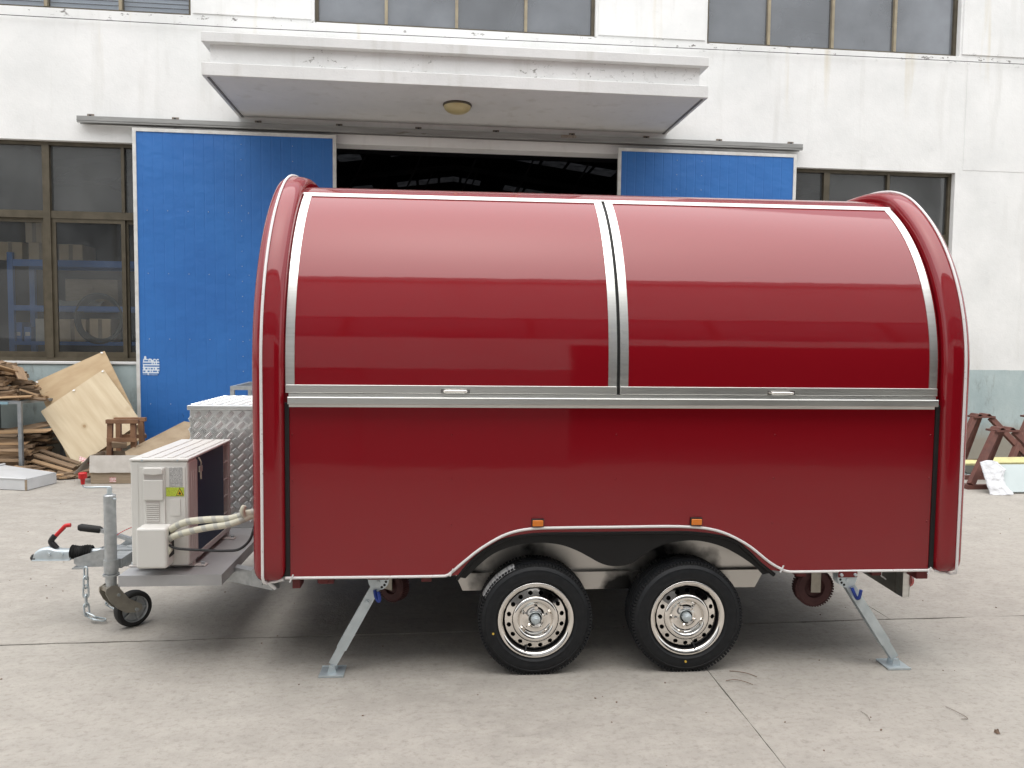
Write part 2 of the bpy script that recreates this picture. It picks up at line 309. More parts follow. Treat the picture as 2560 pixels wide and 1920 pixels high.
def mat_foampipe():
    m, nt, b = nodes('taped_foam_pipe')
    # white tape wound round grey foam: bands run round the pipe, radius-independent spiral along x
    w = nd(nt, 'ShaderNodeTexWave'); w.wave_type = 'BANDS'; w.bands_direction = 'X'; w.inputs['Scale'].default_value = 5.2; w.inputs['Distortion'].default_value = 2.2; w.inputs['Detail'].default_value = 1
    nt.links.new(mapped(nt, (1, 0.6, 0.8), rot=(0, 0.5, 0)), w.inputs['Vector'])
    nt.links.new(mixc(nt, mapr(nt, w.outputs['Fac'], 0.62, 0.80), (0.60, 0.58, 0.47), (0.43, 0.425, 0.38)), b.inputs['Base Color'])
    b.inputs['Roughness'].default_value = 0.6; return m
M['foam_pipe'] = mat_foampipe()

def mat_print(name, paper, ink, rows, dens=0.5, frac=0.45, across=26):
    """flat print: rows of unreadable small characters (coordinates: local x across, z up)"""
    m, nt, b = nodes(name)
    v = mapped(nt); sep = nd(nt, 'ShaderNodeSeparateXYZ'); nt.links.new(v, sep.inputs[0])
    row = mathn(nt, 'FRACT', mathn(nt, 'MULTIPLY', sep.outputs[2], rows))
    rm = mathn(nt, 'LESS_THAN', row, frac)
    comb = nd(nt, 'ShaderNodeCombineXYZ'); nt.links.new(mathn(nt, 'FLOOR', mathn(nt, 'MULTIPLY', sep.outputs[0], rows*2.6)), comb.inputs[0])
    nt.links.new(mathn(nt, 'FLOOR', mathn(nt, 'MULTIPLY', sep.outputs[2], rows)), comb.inputs[2])
    wn_ = nd(nt, 'ShaderNodeTexWhiteNoise'); nt.links.new(comb.outputs[0], wn_.inputs[0])
    k = mathn(nt, 'MULTIPLY', rm, mathn(nt, 'LESS_THAN', wn_.outputs[0], dens))
    nt.links.new(mixc(nt, k, paper, ink), b.inputs['Base Color']); b.inputs['Roughness'].default_value = 0.5
    return m
M['spec_label'] = mat_print('silver_spec_label', (0.50, 0.50, 0.49), (0.26, 0.26, 0.26), 150, 0.6, 0.5)
M['warn_label'] = mat_print('lime_warning_label', (0.52, 0.62, 0.06), (0.25, 0.33, 0.03), 150, 0.5, 0.4)
M['poster'] = mat_print('torn_paper_notice', (0.66, 0.72, 0.78), (0.06, 0.17, 0.42), 30, 0.72, 0.55)
M['tyre_paper'] = mat_print('white_tyre_label', (0.42, 0.42, 0.42), (0.22, 0.22, 0.23), 90, 0.5, 0.4)
M['pink_label'] = mat_print('pink_white_label', (0.68, 0.52, 0.50), (0.45, 0.10, 0.10), 60, 0.6, 0.5)
M['sign_yellow'] = mat('warning_yellow', (0.75, 0.50, 0.02), rough=0.5)
M['ink'] = mat('black_print', (0.02, 0.02, 0.02), rough=0.6)
M['tape'] = mat('clear_white_tape', (0.75, 0.75, 0.74), rough=0.3)

# ------------------------------------------------------------------ helpers: meshes and objects
COL = scene.collection
class MB:
    def __init__(s): s.v = []; s.f = []
    def add(s, vs, fs):
        n = len(s.v); s.v += [tuple(v) for v in vs]; s.f += [tuple(i+n for i in f) for f in fs]; return s
    def box(s, x0, x1, y0, y1, z0, z1):
        return s.add([(x0,y0,z0),(x1,y0,z0),(x1,y1,z0),(x0,y1,z0),(x0,y0,z1),(x1,y0,z1),(x1,y1,z1),(x0,y1,z1)],
                     [(0,3,2,1),(4,5,6,7),(0,1,5,4),(1,2,6,5),(2,3,7,6),(3,0,4,7)])
    def obox(s, c, ax, ay, az):
        c, ax, ay, az = Vector(c), Vector(ax), Vector(ay), Vector(az)
        vs = [c+ax*i+ay*j+az*k for k in (-1,1) for (i,j) in ((-1,-1),(1,-1),(1,1),(-1,1))]
        return s.add(vs, [(0,3,2,1),(4,5,6,7),(0,1,5,4),(1,2,6,5),(2,3,7,6),(3,0,4,7)])
    def bar(s, p0, p1, w, h, up=(0,0,1)):
        p0, p1 = Vector(p0), Vector(p1); d = (p1-p0); L = d.length; d.normalize()
        up = Vector(up); sd_ = d.cross(up)
        if sd_.length < 1e-5: sd_ = d.cross(Vector((0,1,0)))
        sd_.normalize(); u = sd_.cross(d)
        return s.obox((p0+p1)/2, d*L/2, sd_*w/2, u*h/2)
    def cyl(s, p0, p1, r0_, r1_=None, n=16, caps=True):
        if r1_ is None: r1_ = r0_
        p0, p1 = Vector(p0), Vector(p1); d = (p1-p0).normalized()
        a = d.orthogonal().normalized(); b = d.cross(a)
        vs = []
        for p, r in ((p0, r0_), (p1, r1_)):
            for i in range(n):
                t = 2*math.pi*i/n; vs.append(p+(a*math.cos(t)+b*math.sin(t))*r)
        fs = [(i, (i+1)%n, n+(i+1)%n, n+i) for i in range(n)]
        if caps: fs += [tuple(range(n-1,-1,-1)), tuple(range(n, 2*n))]
        return s.add(vs, fs)
    def tube(s, pts, r, n=8, closed=False, caps=True):
        pts = [Vector(p) for p in pts]; m = len(pts); rings = []
        prev = None
        for i, p in enumerate(pts):
            if closed: t = pts[(i+1)%m]-pts[i-1]
            else: t = pts[min(i+1,m-1)]-pts[max(i-1,0)]
            t.normalize()
            if prev is None: a = t.orthogonal().normalized()
            else:
                a = prev - t*prev.dot(t)
                a = a.normalized() if a.length > 1e-6 else t.orthogonal().normalized()
            prev = a; b = t.cross(a)
            rr = r[i] if isinstance(r, (list, tuple)) else r
            rings.append([p+(a*math.cos(2*math.pi*k/n)+b*math.sin(2*math.pi*k/n))*rr for k in range(n)])
        vs = [v for g in rings for v in g]; fs = []
        for i in range(m if closed else m-1):
            j = (i+1)%m
            for k in range(n): fs.append((i*n+k, i*n+(k+1)%n, j*n+(k+1)%n, j*n+k))
        if caps and not closed: fs += [tuple(range(n-1,-1,-1)), tuple((m-1)*n+k for k in range(n))]
        return s.add(vs, fs)
    def lathe(s, prof, o, axis, n=48, closed=False):
        """prof: (radius, distance along axis)"""
        o, d = Vector(o), Vector(axis).normalized()
        if abs(d.y) > 0.99: a = Vector((1,0,0))
        elif abs(d.z) > 0.99: a = Vector((1,0,0))
        else: a = Vector((0,0,1)); a = (a-d*a.dot(d)).normalized()
        b = d.cross(a); vs = []; fs = []
        for (r, h) in prof:
            for i in range(n):
                t = 2*math.pi*i/n; vs.append(o+d*h+(a*math.cos(t)+b*math.sin(t))*r)
        m = len(prof)
        for j in range(m if closed else m-1):
            q = (j+1)%m
            for i in range(n): fs.append((j*n+i, j*n+(i+1)%n, q*n+(i+1)%n, q*n+i))
        return s.add(vs, fs)
    def prism(s, poly, fn, t0, t1):
        """poly of 2D points, fn(u,v,t) -> 3D"""
        n = len(poly)
        vs = [fn(u, v, t0) for u, v in poly]+[fn(u, v, t1) for u, v in poly]
        fs = [tuple(range(n)), tuple(range(2*n-1, n-1, -1))]+[(i, n+i, n+(i+1)%n, (i+1)%n) for i in range(n)]
        return s.add(vs, fs)
    def grid(s, rows, closed_u=False):
        """rows: list of equal-length point lists"""
        n = len(rows[0]); vs = [p for r_ in rows for p in r_]; fs = []
        for i in range(len(rows)-1):
            for k in range(n if closed_u else n-1):
                fs.append((i*n+k, i*n+(k+1)%n, (i+1)*n+(k+1)%n, (i+1)*n+k))
        return s.add(vs, fs)
    def mesh(s, name, m, smooth=None, fix=True):
        me = bpy.data.meshes.new(name)
        me.from_pydata(s.v, [], s.f)
        if fix:
            bm = bmesh.new(); bm.from_mesh(me); bmesh.ops.recalc_face_normals(bm, faces=bm.faces); bm.to_mesh(me); bm.free()
        if smooth:
            for p_ in me.polygons: p_.use_smooth = True
            me.set_sharp_from_angle(angle=R(smooth))
        me.materials.append(m if not isinstance(m, str) else M[m])
        me.update(); return me
    def build(s, name, m, parent=None, smooth=None, bevel=0.0, loc=None, fix=True):
        me = s.mesh(name, m, smooth, fix)
        o = bpy.data.objects.new(name, me); COL.objects.link(o)
        if parent is not None:
            o.parent = parent
            off = OFFS.get(parent.name)
            if off is not None: o.location = -off
        elif loc is not None:
            off = Vector(loc); me.transform(Matrix.Translation(-off)); o.location = off
        if bevel:
            md = o.modifiers.new('bevel', 'BEVEL'); md.width = bevel; md.segments = 2; md.limit_method = 'ANGLE'; md.angle_limit = R(40)
            if not smooth:
                for p_ in me.polygons: p_.use_smooth = True
                md.harden_normals = True
        return o
OFFS = {}
def tag(o, label=None, cat=None, group=None, kind=None):
    if label: o['label'] = label
    if cat: o['category'] = cat
    if group: o['group'] = group
    if kind: o['kind'] = kind
    return o
def thing(name, label, cat, loc=(0,0,0), group=None, trailer=False, shift=True):
    """Empty at the thing's base; children are modelled in world (or trailer) coordinates and shifted"""
    o = bpy.data.objects.new(name, None); o.empty_display_size = 0.1; COL.objects.link(o)
    loc = Vector(loc)
    if trailer:
        o.matrix_world = TM @ Matrix.Translation(loc)
    else: o.location = loc
    OFFS[o.name] = loc if shift else None
    return tag(o, label, cat, group)
def copy_obj(o, parent=None):
    c = o.copy(); COL.objects.link(c)
    if parent is not None: c.parent = parent
    return c
def copy_tree(o, parent=None):
    c = copy_obj(o, parent)
    for ch in list(o.children): copy_tree(ch, c)
    return c

def ray(px, py): return FW + RT*((px-PW/2)/FPX) - UP*((py-PH/2)/FPX)
def at(px, py, a, b=0.0):
    """point on the plane Y = a + b*Z seen at photo pixel (a measuring aid)"""
    d = ray(px, py); t = (a + b*CAM.z)/(d.y - b*d.z); return CAM + d*t
def spline(pts, k=6):
    P = [Vector(p).to_3d() if len(p) == 2 else Vector(p) for p in pts]; res = []
    for i in range(len(P)-1):
        p0, p1, p2, p3 = P[max(i-1,0)], P[i], P[i+1], P[min(i+2,len(P)-1)]
        for j in range(k):
            t = j/k
            res.append(0.5*((2*p1)+(p2-p0)*t+(2*p0-5*p1+4*p2-p3)*t*t+(3*p1-p0-3*p2+p3)*t**3))
    res.append(P[-1]); return res

# trailer frame: x along the trailer, y depth from its near side, z up
DT, TH = 3.6281, R(-1.515)
TM = Matrix.Translation((0, DT, 0)) @ Matrix.Rotation(TH, 4, 'Z')
WY = 10.105                                # facade plane

# ================================================================== the setting: ground
def noisy(p0, p1, amp, step=0.06, seed=0):
    p0, p1 = Vector(p0), Vector(p1); L = (p1-p0).length; n = max(2, int(L/step)); d = (p1-p0)/L; nr = Vector((-d.y, d.x))
    res = []
    for i in range(n+1):
        t = i/n; w = 0 if i in (0, n) else (mnoise.noise(Vector((t*L*3.1, seed, 0)))*amp + mnoise.noise(Vector((t*L*14, seed+9, 0)))*amp*0.55)
        res.append(p0+(p1-p0)*t+nr*w)
    return res
g = MB(); g.add([(-150,-150,-0.02),(150,-150,-0.02),(150,150,-0.02),(-150,150,-0.02)], [(0,1,2,3)])
ground = tag(g.build('ground', 'joint'), kind='structure')
def slab(x0, x1, y0, y1, sx0, sx1, sy0, sy1, gx=0.0022, gy=0.007):
    """concrete slab with ragged edges; skew so the joints run as in the yard"""
    a, b, c, d = (x0+sx0+gx, y0+gy), (x1+sx1-gx, y0+gy), (x1-gx, y1-gy), (x0+gx, y1-gy)
    loop = []
    for i, (p, q) in enumerate(((a,b),(b,c),(c,d),(d,a))):
        big = (Vector(q)-Vector(p)).length > 30
        loop += noisy(p, q, 0.010 if i in (0, 2) else 0.0035, 0.05 if not big else 0.25, x0*3+y0+i)[:-1]
    n = len(loop); m_ = MB()
    top = [(p.x, p.y, 0.0) for p in loop]; bot = [(p.x, p.y, -0.019) for p in loop]
    m_.add(top+bot, [tuple(range(n))]+[(i, n+i, n+(i+1)%n, (i+1)%n) for i in range(n)])
    return m_.build('slab', 'concrete', ground)
J1 = 4.20
slab(-60, -9, -40, J1, 0, 0, 0, 0); slab(-9, 1.39, -1.5, J1, 0, -0.05, 0, 0); slab(1.39, 9.0, -1.5, J1, -0.05, 0, 0, 0)
slab(9.0, 60, -40, J1, 0, 0, 0, 0); slab(-9, 9.0, -40, -1.5, 0, 0, 0, 0)
slab(-60, -9, J1, WY+0.1, 0, 0, 0, 0); slab(-9, 2.74, J1, WY+0.1, 0, 0, 0, 0, 0.0015); slab(2.74, 60, J1, WY+0.1, 0, 0, 0, 0, 0.0015)

# ================================================================== the factory building
fb = thing('factory_building', 'white plastered factory hall with blue grey dado, canopy and bronze windows', 'building', (1.0, WY, 0))
X0, X1, ZT, TK = -13.0, 15.0, 9.6, 0.26
OPEN = [(-6.66,-3.02,1.305,4.045), (3.64,7.285,1.305,4.045), (-1.55,2.60,-0.02,4.131),
        (-6.66,-3.02,5.64,8.3), (-1.513,2.122,5.64,8.3), (3.64,7.265,5.64,8.3), (8.8,12.4,5.64,8.3), (8.8,12.4,1.305,4.045), (-11.9,-8.2,5.64,8.3), (-11.9,-8.2,1.305,4.045)]
xs = sorted({X0, X1} | {o[0] for o in OPEN} | {o[1] for o in OPEN}); zs = sorted({-0.02, ZT} | {o[2] for o in OPEN} | {o[3] for o in OPEN})
def solid(i, j):
    if i < 0 or j < 0 or i >= len(xs)-1 or j >= len(zs)-1: return None
    cx, cz = (xs[i]+xs[i+1])/2, (zs[j]+zs[j+1])/2
    return not any(o[0] < cx < o[1] and o[2] < cz < o[3] for o in OPEN)
wall = MB(); y0, y1 = WY, WY+TK
for i in range(len(xs)-1):
    for j in range(len(zs)-1):
        if not solid(i, j): continue
        a, b, c, d = xs[i], xs[i+1], zs[j], zs[j+1]
        wall.add([(a,y0,c),(b,y0,c),(b,y0,d),(a,y0,d)], [(0,1,2,3)]); wall.add([(a,y1,c),(b,y1,c),(b,y1,d),(a,y1,d)], [(3,2,1,0)])
        if solid(i-1, j) is False: wall.add([(a,y0,c),(a,y1,c),(a,y1,d),(a,y0,d)], [(3,2,1,0)])
        if solid(i+1, j) is False: wall.add([(b,y0,c),(b,y1,c),(b,y1,d),(b,y0,d)], [(0,1,2,3)])
        if solid(i, j-1) is False: wall.add([(a,y0,c),(b,y0,c),(b,y1,c),(a,y1,c)], [(3,2,1,0)])
        if solid(i, j+1) is False: wall.add([(a,y0,d),(b,y0,d),(b,y1,d),(a,y1,d)], [(0,1,2,3)])
wall.build('wall', 'plaster', fb, fix=False)
def part(name, m, parent, *boxes, smooth=None, bevel=0.0):
    q = MB()
    for bx_ in boxes: q.box(*bx_)
    return q.build(name, m, parent, smooth, bevel)
# slightly proud pier facings: their lower edges draw the thin shadow lines of the facade
for (a, b) in ((-2.99,-1.55), (2.155,3.61), (7.30,8.77), (-8.17,-6.69)):
    part('pier_facing', 'plaster', fb, (a, b, WY-0.014, WY+0.001, 5.665, ZT-0.01))
part('pier_facing', 'plaster', fb, (7.395, 11.5, WY-0.004, WY+0.001, 4.085, 5.50))
# roofed hall behind the facade
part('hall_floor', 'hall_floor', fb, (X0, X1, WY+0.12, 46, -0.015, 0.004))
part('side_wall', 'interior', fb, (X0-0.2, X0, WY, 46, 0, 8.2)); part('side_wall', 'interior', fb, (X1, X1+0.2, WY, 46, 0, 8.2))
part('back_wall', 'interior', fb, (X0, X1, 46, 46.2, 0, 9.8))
RIDGE, EAVE, XR = 9.5, 7.6, 1.0
def roofz(x): return RIDGE-(RIDGE-EAVE)*abs(x-XR)/14.0
rows = [WY+TK+0.002, 31.2, 32.4, 37.6, 38.8, 46]
for k in range(5):
    if k % 2 == 0:
        q = MB()
        for (a, b) in ((X0-0.3, XR), (XR, X1+0.3)):
            q.add([(a,rows[k],roofz(a)),(b,rows[k],roofz(b)),(b,rows[k+1],roofz(b)),(a,rows[k+1],roofz(a))], [(0,1,2,3)])
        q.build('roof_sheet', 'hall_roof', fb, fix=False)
    else:
        x = X0-0.3
        while x < X1+0.2:
            w = 1.05; lit = int((x-X0)/1.05) % 5 != 4
            b = min(x+w, X1+0.3); e = 0.13
            def strip(nm, m_, a, b):
                q = MB()
                cuts = [a, XR, b] if a < XR < b else [a, b]
                for u, w_ in zip(cuts, cuts[1:]): q.add([(u,rows[k],roofz(u)),(w_,rows[k],roofz(w_)),(w_,rows[k+1],roofz(w_)),(u,rows[k+1],roofz(u))], [(0,1,2,3)])
                return q.build(nm, m_, fb, fix=False)
            strip('skylight' if lit else 'roof_sheet', 'skylight' if lit else 'hall_roof', x, b-e); strip('roof_sheet', 'hall_roof', b-e, b)
            x += w
for yy in (16, 22, 28, 34.9, 41):
    q = MB()
    for (a, b) in ((X0, XR), (XR, X1)): q.bar((a,yy,roofz(a)-0.15), (b,yy,roofz(b)-0.15), 0.12, 0.22)
    q.bar((X0,yy,EAVE-0.75), (X1,yy,EAVE-0.75), 0.12, 0.14)
    for i in range(15):
        xa = X0+i*2; q.bar((xa,yy,EAVE-0.7), (min(xa+1,X1),yy,roofz(min(xa+1,X1))-0.2), 0.06, 0.06); 
    q.build('truss', 'truss', fb)
for x in (-2.05, 3.3): part('column', 'interior', fb, (x-0.16, x+0.16, 10.9, 11.25, 0, 7.4))
part('column', 'interior', fb, (-1.52, -1.30, 10.37, 10.62, 0, 7.0))

# windows: frame, mullions, panes
def window(x0, x1, z0, z1, thick, thin, transom, lowglass, topglass, sash=True, pale=False):
    yf = WY+0.075
    w = thing_part('window', fb)
    fm = 'frame'; e = 0.045
    q = MB(); q.box(x0,x0+e,yf,yf+0.09,z0,z1); q.box(x1-e,x1,yf,yf+0.09,z0,z1); q.box(x0+e,x1-e,yf,yf+0.09,z0,z0+e); q.box(x0+e,x1-e,yf,yf+0.09,z1-e,z1)
    q.build('window_frame', fm, w)
    cols = [x0+e]+sorted(thick+thin)+[x1-e]
    for x in thick: part('mullion', 'frame_pale' if pale else fm, w, (x-0.042, x+0.042, yf-0.012, yf+0.085, z0+e+0.001, z1-e-0.001))
    for x in thin: part('mullion', 'frame_pale' if pale else fm, w, (x-0.019, x+0.019, yf-0.004, yf+0.08, (transom[1] if transom else z0+e)+0.001, z1-e-0.001))
    bands = [(z0+e, z1-e, topglass)]
    if transom:
        part('transom', fm, w, (x0+e, x1-e, yf+0.002, yf+0.082, transom[0], transom[1]))
        bands = [(transom[1], z1-e, topglass), (z0+e, transom[0], lowglass)]
    for bi, (a, b, gm) in enumerate(bands):
        for c0, c1 in zip(cols, cols[1:]):
            ga = c0+(0.042 if c0 in thick else 0.019 if c0 in thin else 0); gb = c1-(0.042 if c1 in thick else 0.019 if c1 in thin else 0)
            if transom and bi == 1 and sash:
                k = cols.index(c0); yo = yf+(0.014 if k % 2 == 0 else 0.048); s = 0.05
                if k % 2 == 0: gb += 0.03
                else: ga -= 0.03
                sh = MB(); sh.box(ga,ga+s,yo,yo+0.03,a,b); sh.box(gb-s,gb,yo,yo+0.03,a,b); sh.box(ga+s,gb-s,yo,yo+0.03,a,a+0.075); sh.box(ga+s,gb-s,yo,yo+0.03,b-s,b)
                sh.build('sash', fm, w)
                pane_box(gm, w, ga+s, gb-s, yo+0.015, a+0.075, b-s)
            else: pane_box(gm, w, ga, gb, yf+0.04, a, b)
    return w
def thing_part(name, parent):
    o = bpy.data.objects.new(name, None); COL.objects.link(o); o.parent = parent; o.location = -OFFS[parent.name]; OFFS[o.name] = None; return o
def pane_box(gm, w, x0, x1, y, z0, z1):
    q = MB(); q.add([(x0,y,z0),(x1,y,z0),(x1,y,z1),(x0,y,z1)], [(0,1,2,3)]); q.build('pane', gm, w, fix=False)
window(-6.66, -3.02, 1.305, 4.045, [-4.81], [-5.72, -3.896], (3.10, 3.192), 'glass_low', 'glass_top')
window(3.64, 7.285, 1.305, 4.045, [5.43], [4.53, 6.343], (3.10, 3.192), 'glass_low', 'glass_top')
window(-6.66, -3.02, 5.64, 8.3, [], [-5.67, -4.766, -3.886], None, None, 'glass_blind', pale=True)
window(-1.513, 2.122, 5.64, 8.3, [], [-0.613, 0.294, 1.201], None, None, 'glass_up', pale=True)
window(3.64, 7.265, 5.64, 8.3, [], [4.531, 5.444, 6.352], None, None, 'glass_up', pale=True)
for a, b in ((8.8, 12.4), (-11.9, -8.2)):
    window(a, b, 5.64, 8.3, [], [a+0.9, a+1.8, a+2.7], None, None, 'glass_up', pale=True)
    window(a, b, 1.305, 4.045, [], [a+0.9, a+1.8, a+2.7], (3.10, 3.192), 'glass_low', 'glass_top')
for (a, b) in ((-6.70,-2.98), (3.60,7.325)): part('window_sill', 'plaster_plain', fb, (a, b, WY-0.022, WY+0.07, 1.272, 1.306), bevel=0.006)
# slatted blinds behind the left upper window
bl = tag(thing('window_blind', 'pale grey slatted blind behind the upper window at top left', 'blind', (-4.84, WY+0.22, 5.66)))
for i in range(46):
    z = 5.68+i*0.055
    q = MB(); q.add([(-6.60,WY+0.20,z),(-3.07,WY+0.20,z),(-3.07,WY+0.222,z+0.057),(-6.60,WY+0.222,z+0.057)], [(0,1,2,3)]); q.build('slat', 'blind', bl, fix=False)

# canopy over the door
CY = 8.559
cano = thing_part('canopy', fb)
part('canopy_slab', 'plaster_plain', cano, (-2.458, 3.117, CY, WY+0.001, 4.418, 4.556), bevel=0.008)
part('canopy_upstand', 'plaster_peel', cano, (-2.385, 3.03, CY+0.075, WY+0.001, 4.557, 4.768))
part('canopy_coping', 'plaster_plain', cano, (-2.458, 3.117, CY, WY+0.001, 4.769, 4.875), bevel=0.008)
for x in (-2.40, 3.06): part('drip_strip', 'interior', cano, (x-0.012, x+0.012, CY+0.05, WY-0.02, 4.408, 4.4175))
lp = thing('ceiling_light', 'round yellowed dome lamp fixed under the white canopy', 'lamp', (0.28, 9.2, 4.418))
q = MB(); q.lathe([(0.0,0.0),(0.168,0.0),(0.172,-0.012),(0.165,-0.025),(0.0,-0.025)], (0.28,9.2,4.417), (0,0,1), 40); q.build('lamp_base', 'frame', lp, 40)
q = MB(); q.lathe([(0.162,-0.0255)]+[(0.162*math.cos(t), -0.0255-0.085*math.sin(t)) for t in [i*math.pi/2/10 for i in range(1, 11)]], (0.28,9.2,4.417), (0,0,1), 40); q.build('lamp_shade', 'lamp_glass', lp, 60)

# sliding door track
tr = thing('door_track', 'long galvanised sliding door track bolted above the blue doors', 'track', (0.3, WY-0.07, 4.24))
q = MB(); q.box(-4.345, 4.97, WY-0.13, WY-0.126, 4.245, 4.322); q.box(-4.345, 4.97, WY-0.126, WY-0.03, 4.318, 4.322); q.box(-4.345, 4.97, WY-0.034, WY-0.03, 4.245, 4.3178); q.box(-4.345, 4.97, WY-0.1258, WY-0.10, 4.245, 4.249)
q.build('rail', 'track', tr)
q = MB(); q.box(-4.345, 4.97, WY-0.136, WY-0.1305, 4.268, 4.279); q.build('rail_lip', 'track', tr)
for i in range(10):
    x = -4.23+i*1.009
    q = MB(); q.box(x-0.035, x+0.035, WY-0.10, WY-0.001, 4.3225, 4.330); q.box(x-0.04, x+0.04, WY-0.014, WY-0.001, 4.3302, 4.378); br_ = q.build('bracket', 'rust', tr)
    q = MB(); q.cyl((x, WY-0.015, 4.354), (x, WY-0.03, 4.354), 0.014, n=6); q.build('bolt', 'black', br_)
part('joint_plate', 'rust', tr, (1.66, 1.86, WY-0.1335, WY-0.1302, 4.283, 4.321))

# blue sliding doors
def sliding_door(x0, x1, z0, z1, seams, label, screwrows, screwcols):
    yf = WY-0.115; d = thing('sliding_door', label, 'door', ((x0+x1)/2, yf, z0), 'blue sliding doors')
    e = 0.042
    q = MB(); q.box(x0, x0+e, yf-0.012, yf+0.03, z0, z1); q.box(x1-e, x1, yf-0.012, yf+0.03, z0, z1); q.box(x0+e, x1-e, yf-0.011, yf+0.03, z1-e, z1); q.box(x0+e, x1-e, yf-0.011, yf+0.03, z0, z0+e)
    q.build('door_frame', 'doorwhite', d)
    cs = [x0+e]+seams+[x1-e]
    for k, (a, b) in enumerate(zip(cs, cs[1:])):
        prof = [(a, 0.0)]; x = a+0.075
        while x < b-0.05:
            prof += [(x-0.009, 0.0), (x-0.005, 0.0020), (x+0.005, 0.0020), (x+0.009, 0.0)]; x += 0.1228
        prof += [(b-0.008, 0.0), (b+0.004, -0.002*(k < len(cs)-2))]
        q = MB(); nz = 8
        rows_ = [[(px_, yf+dy-0.0015*k, z0+e+(z1-z0-2*e)*i/nz) for px_, dy in prof] for i in range(nz+1)]
        q.grid(rows_); q.build('door_sheet', 'bluedoor', d, fix=False)
    q = MB()
    for zr in screwrows:
        x = x0+0.16
        while x < x1-0.08: q.cyl((x, yf-0.001, zr), (x, yf-0.009, zr), 0.005, 0.003, 6); x += 0.245
    for xc in screwcols:
        z = z0+0.2
        while z < z1-0.1: q.cyl((xc, yf-0.001, z), (xc, yf-0.009, z), 0.005, 0.003, 6); z += 0.19
    tag(q.build('screw_heads', 'white_sheet', d), kind='stuff')
    return d
dl = sliding_door(-3.70, -1.228, 0.05, 4.205, [-2.35, -1.72], 'left blue ribbed sliding door with a torn paper notice on it', [0.78, 1.60, 2.42, 3.20], [-2.40, -1.77])
dr = sliding_door(2.428, 4.892, 0.05, 4.185, [3.28, 3.62], 'right blue ribbed sliding door mostly hidden behind the red trailer', [1.60, 2.42, 3.20], [3.23, 3.57])
q = MB(); yy = WY-0.119
pts = [(-3.628,1.148),(-3.45,1.146),(-3.435,1.17),(-3.425,1.20),(-3.423,1.30),(-3.43,1.345),(-3.447,1.352),(-3.462,1.335),(-3.475,1.355),(-3.49,1.352),(-3.505,1.33),(-3.52,1.35),(-3.545,1.355),(-3.56,1.34),(-3.575,1.352),(-3.585,1.385),(-3.60,1.39),(-3.622,1.33)]
q.prism(pts, lambda u, v, t: (u, t, v), yy-0.0015, yy+0.0005); po = tag(q.build('paper_notice', 'poster', loc=(-3.53, yy, 1.25)), 'torn white and blue paper notice stuck on the left blue door', 'notice')
# facade cable
q = MB(); q.tube([(-9, WY-0.05, 5.475), (-5.26, WY-0.045, 5.51), (-2.5, WY-0.05, 5.50), (0.5, WY-0.055, 5.515), (4, WY-0.05, 5.54), (8.24, WY-0.045, 5.562), (11, WY-0.05, 5.57)], 0.0045, 5)
tag(q.build('facade_cable', 'wire_black', loc=(0, WY-0.05, 5.5)), 'thin dark cable strung along the white wall above the canopy', 'cable')

# ================================================================== building across the yard (behind the camera, mirrored in the paint)
ob = thing('workshop_building', 'pale workshop across the yard, mirrored as bands in the red hatches', 'building', (1, -2.4, 0))
OY = -2.4
def ow(name, m, x0, x1, z0, z1, d0=0.0, d1=-0.3): return part(name, m, ob, (x0, x1, OY+d1, OY+d0, z0, z1))
ow('wall', 'plaster_plain', -14, 16, 5.06, 10.2)
ow('wall', 'plaster_plain', -14, 1.45, 1.5, 3.45)
ow('dado', 'interior', -14, -5.2, 0, 1.4995)  # both dado pieces are added: unseen dark wall to calm the side panel's reflection
ow('dado', 'interior', -1.2, 1.45, 0, 1.4995)
ow('added_dark_door', 'interior', -5.2, -1.2, 0, 1.4995, -0.1, -0.15)  # unseen door, added dark to deepen the reflection in the side panel
ow('wall', 'plaster_plain', 9.5, 16, 0, 3.45)
ow('cornice', 'plaster_plain', -14, 16, 9.3, 9.5, 0.22, 0.001)
ow('lintel', 'plaster_plain', 1.45, 9.5, 3.05, 3.45)
for i in range(12):
    a = -14+i*2.5; ow('window', 'glass_up', a+0.06, a+2.44, 3.451, 5.059, -0.08, -0.10); ow('mullion', 'frame', a-0.055, a+0.055, 3.451, 5.059, -0.04, -0.14)
part('hall_interior', 'interior', ob, (-14, 16, -14.2, -14, 0, 10), (-14.2, -14.001, -14, OY-0.301, 0, 10.2), (16.001, 16.2, -14, OY-0.301, 0, 10.2), (-14, 16, -13.99, OY-0.301, 10.0, 10.19), (-14, 16, -13.99, OY-0.301, 0.005, 0.02))

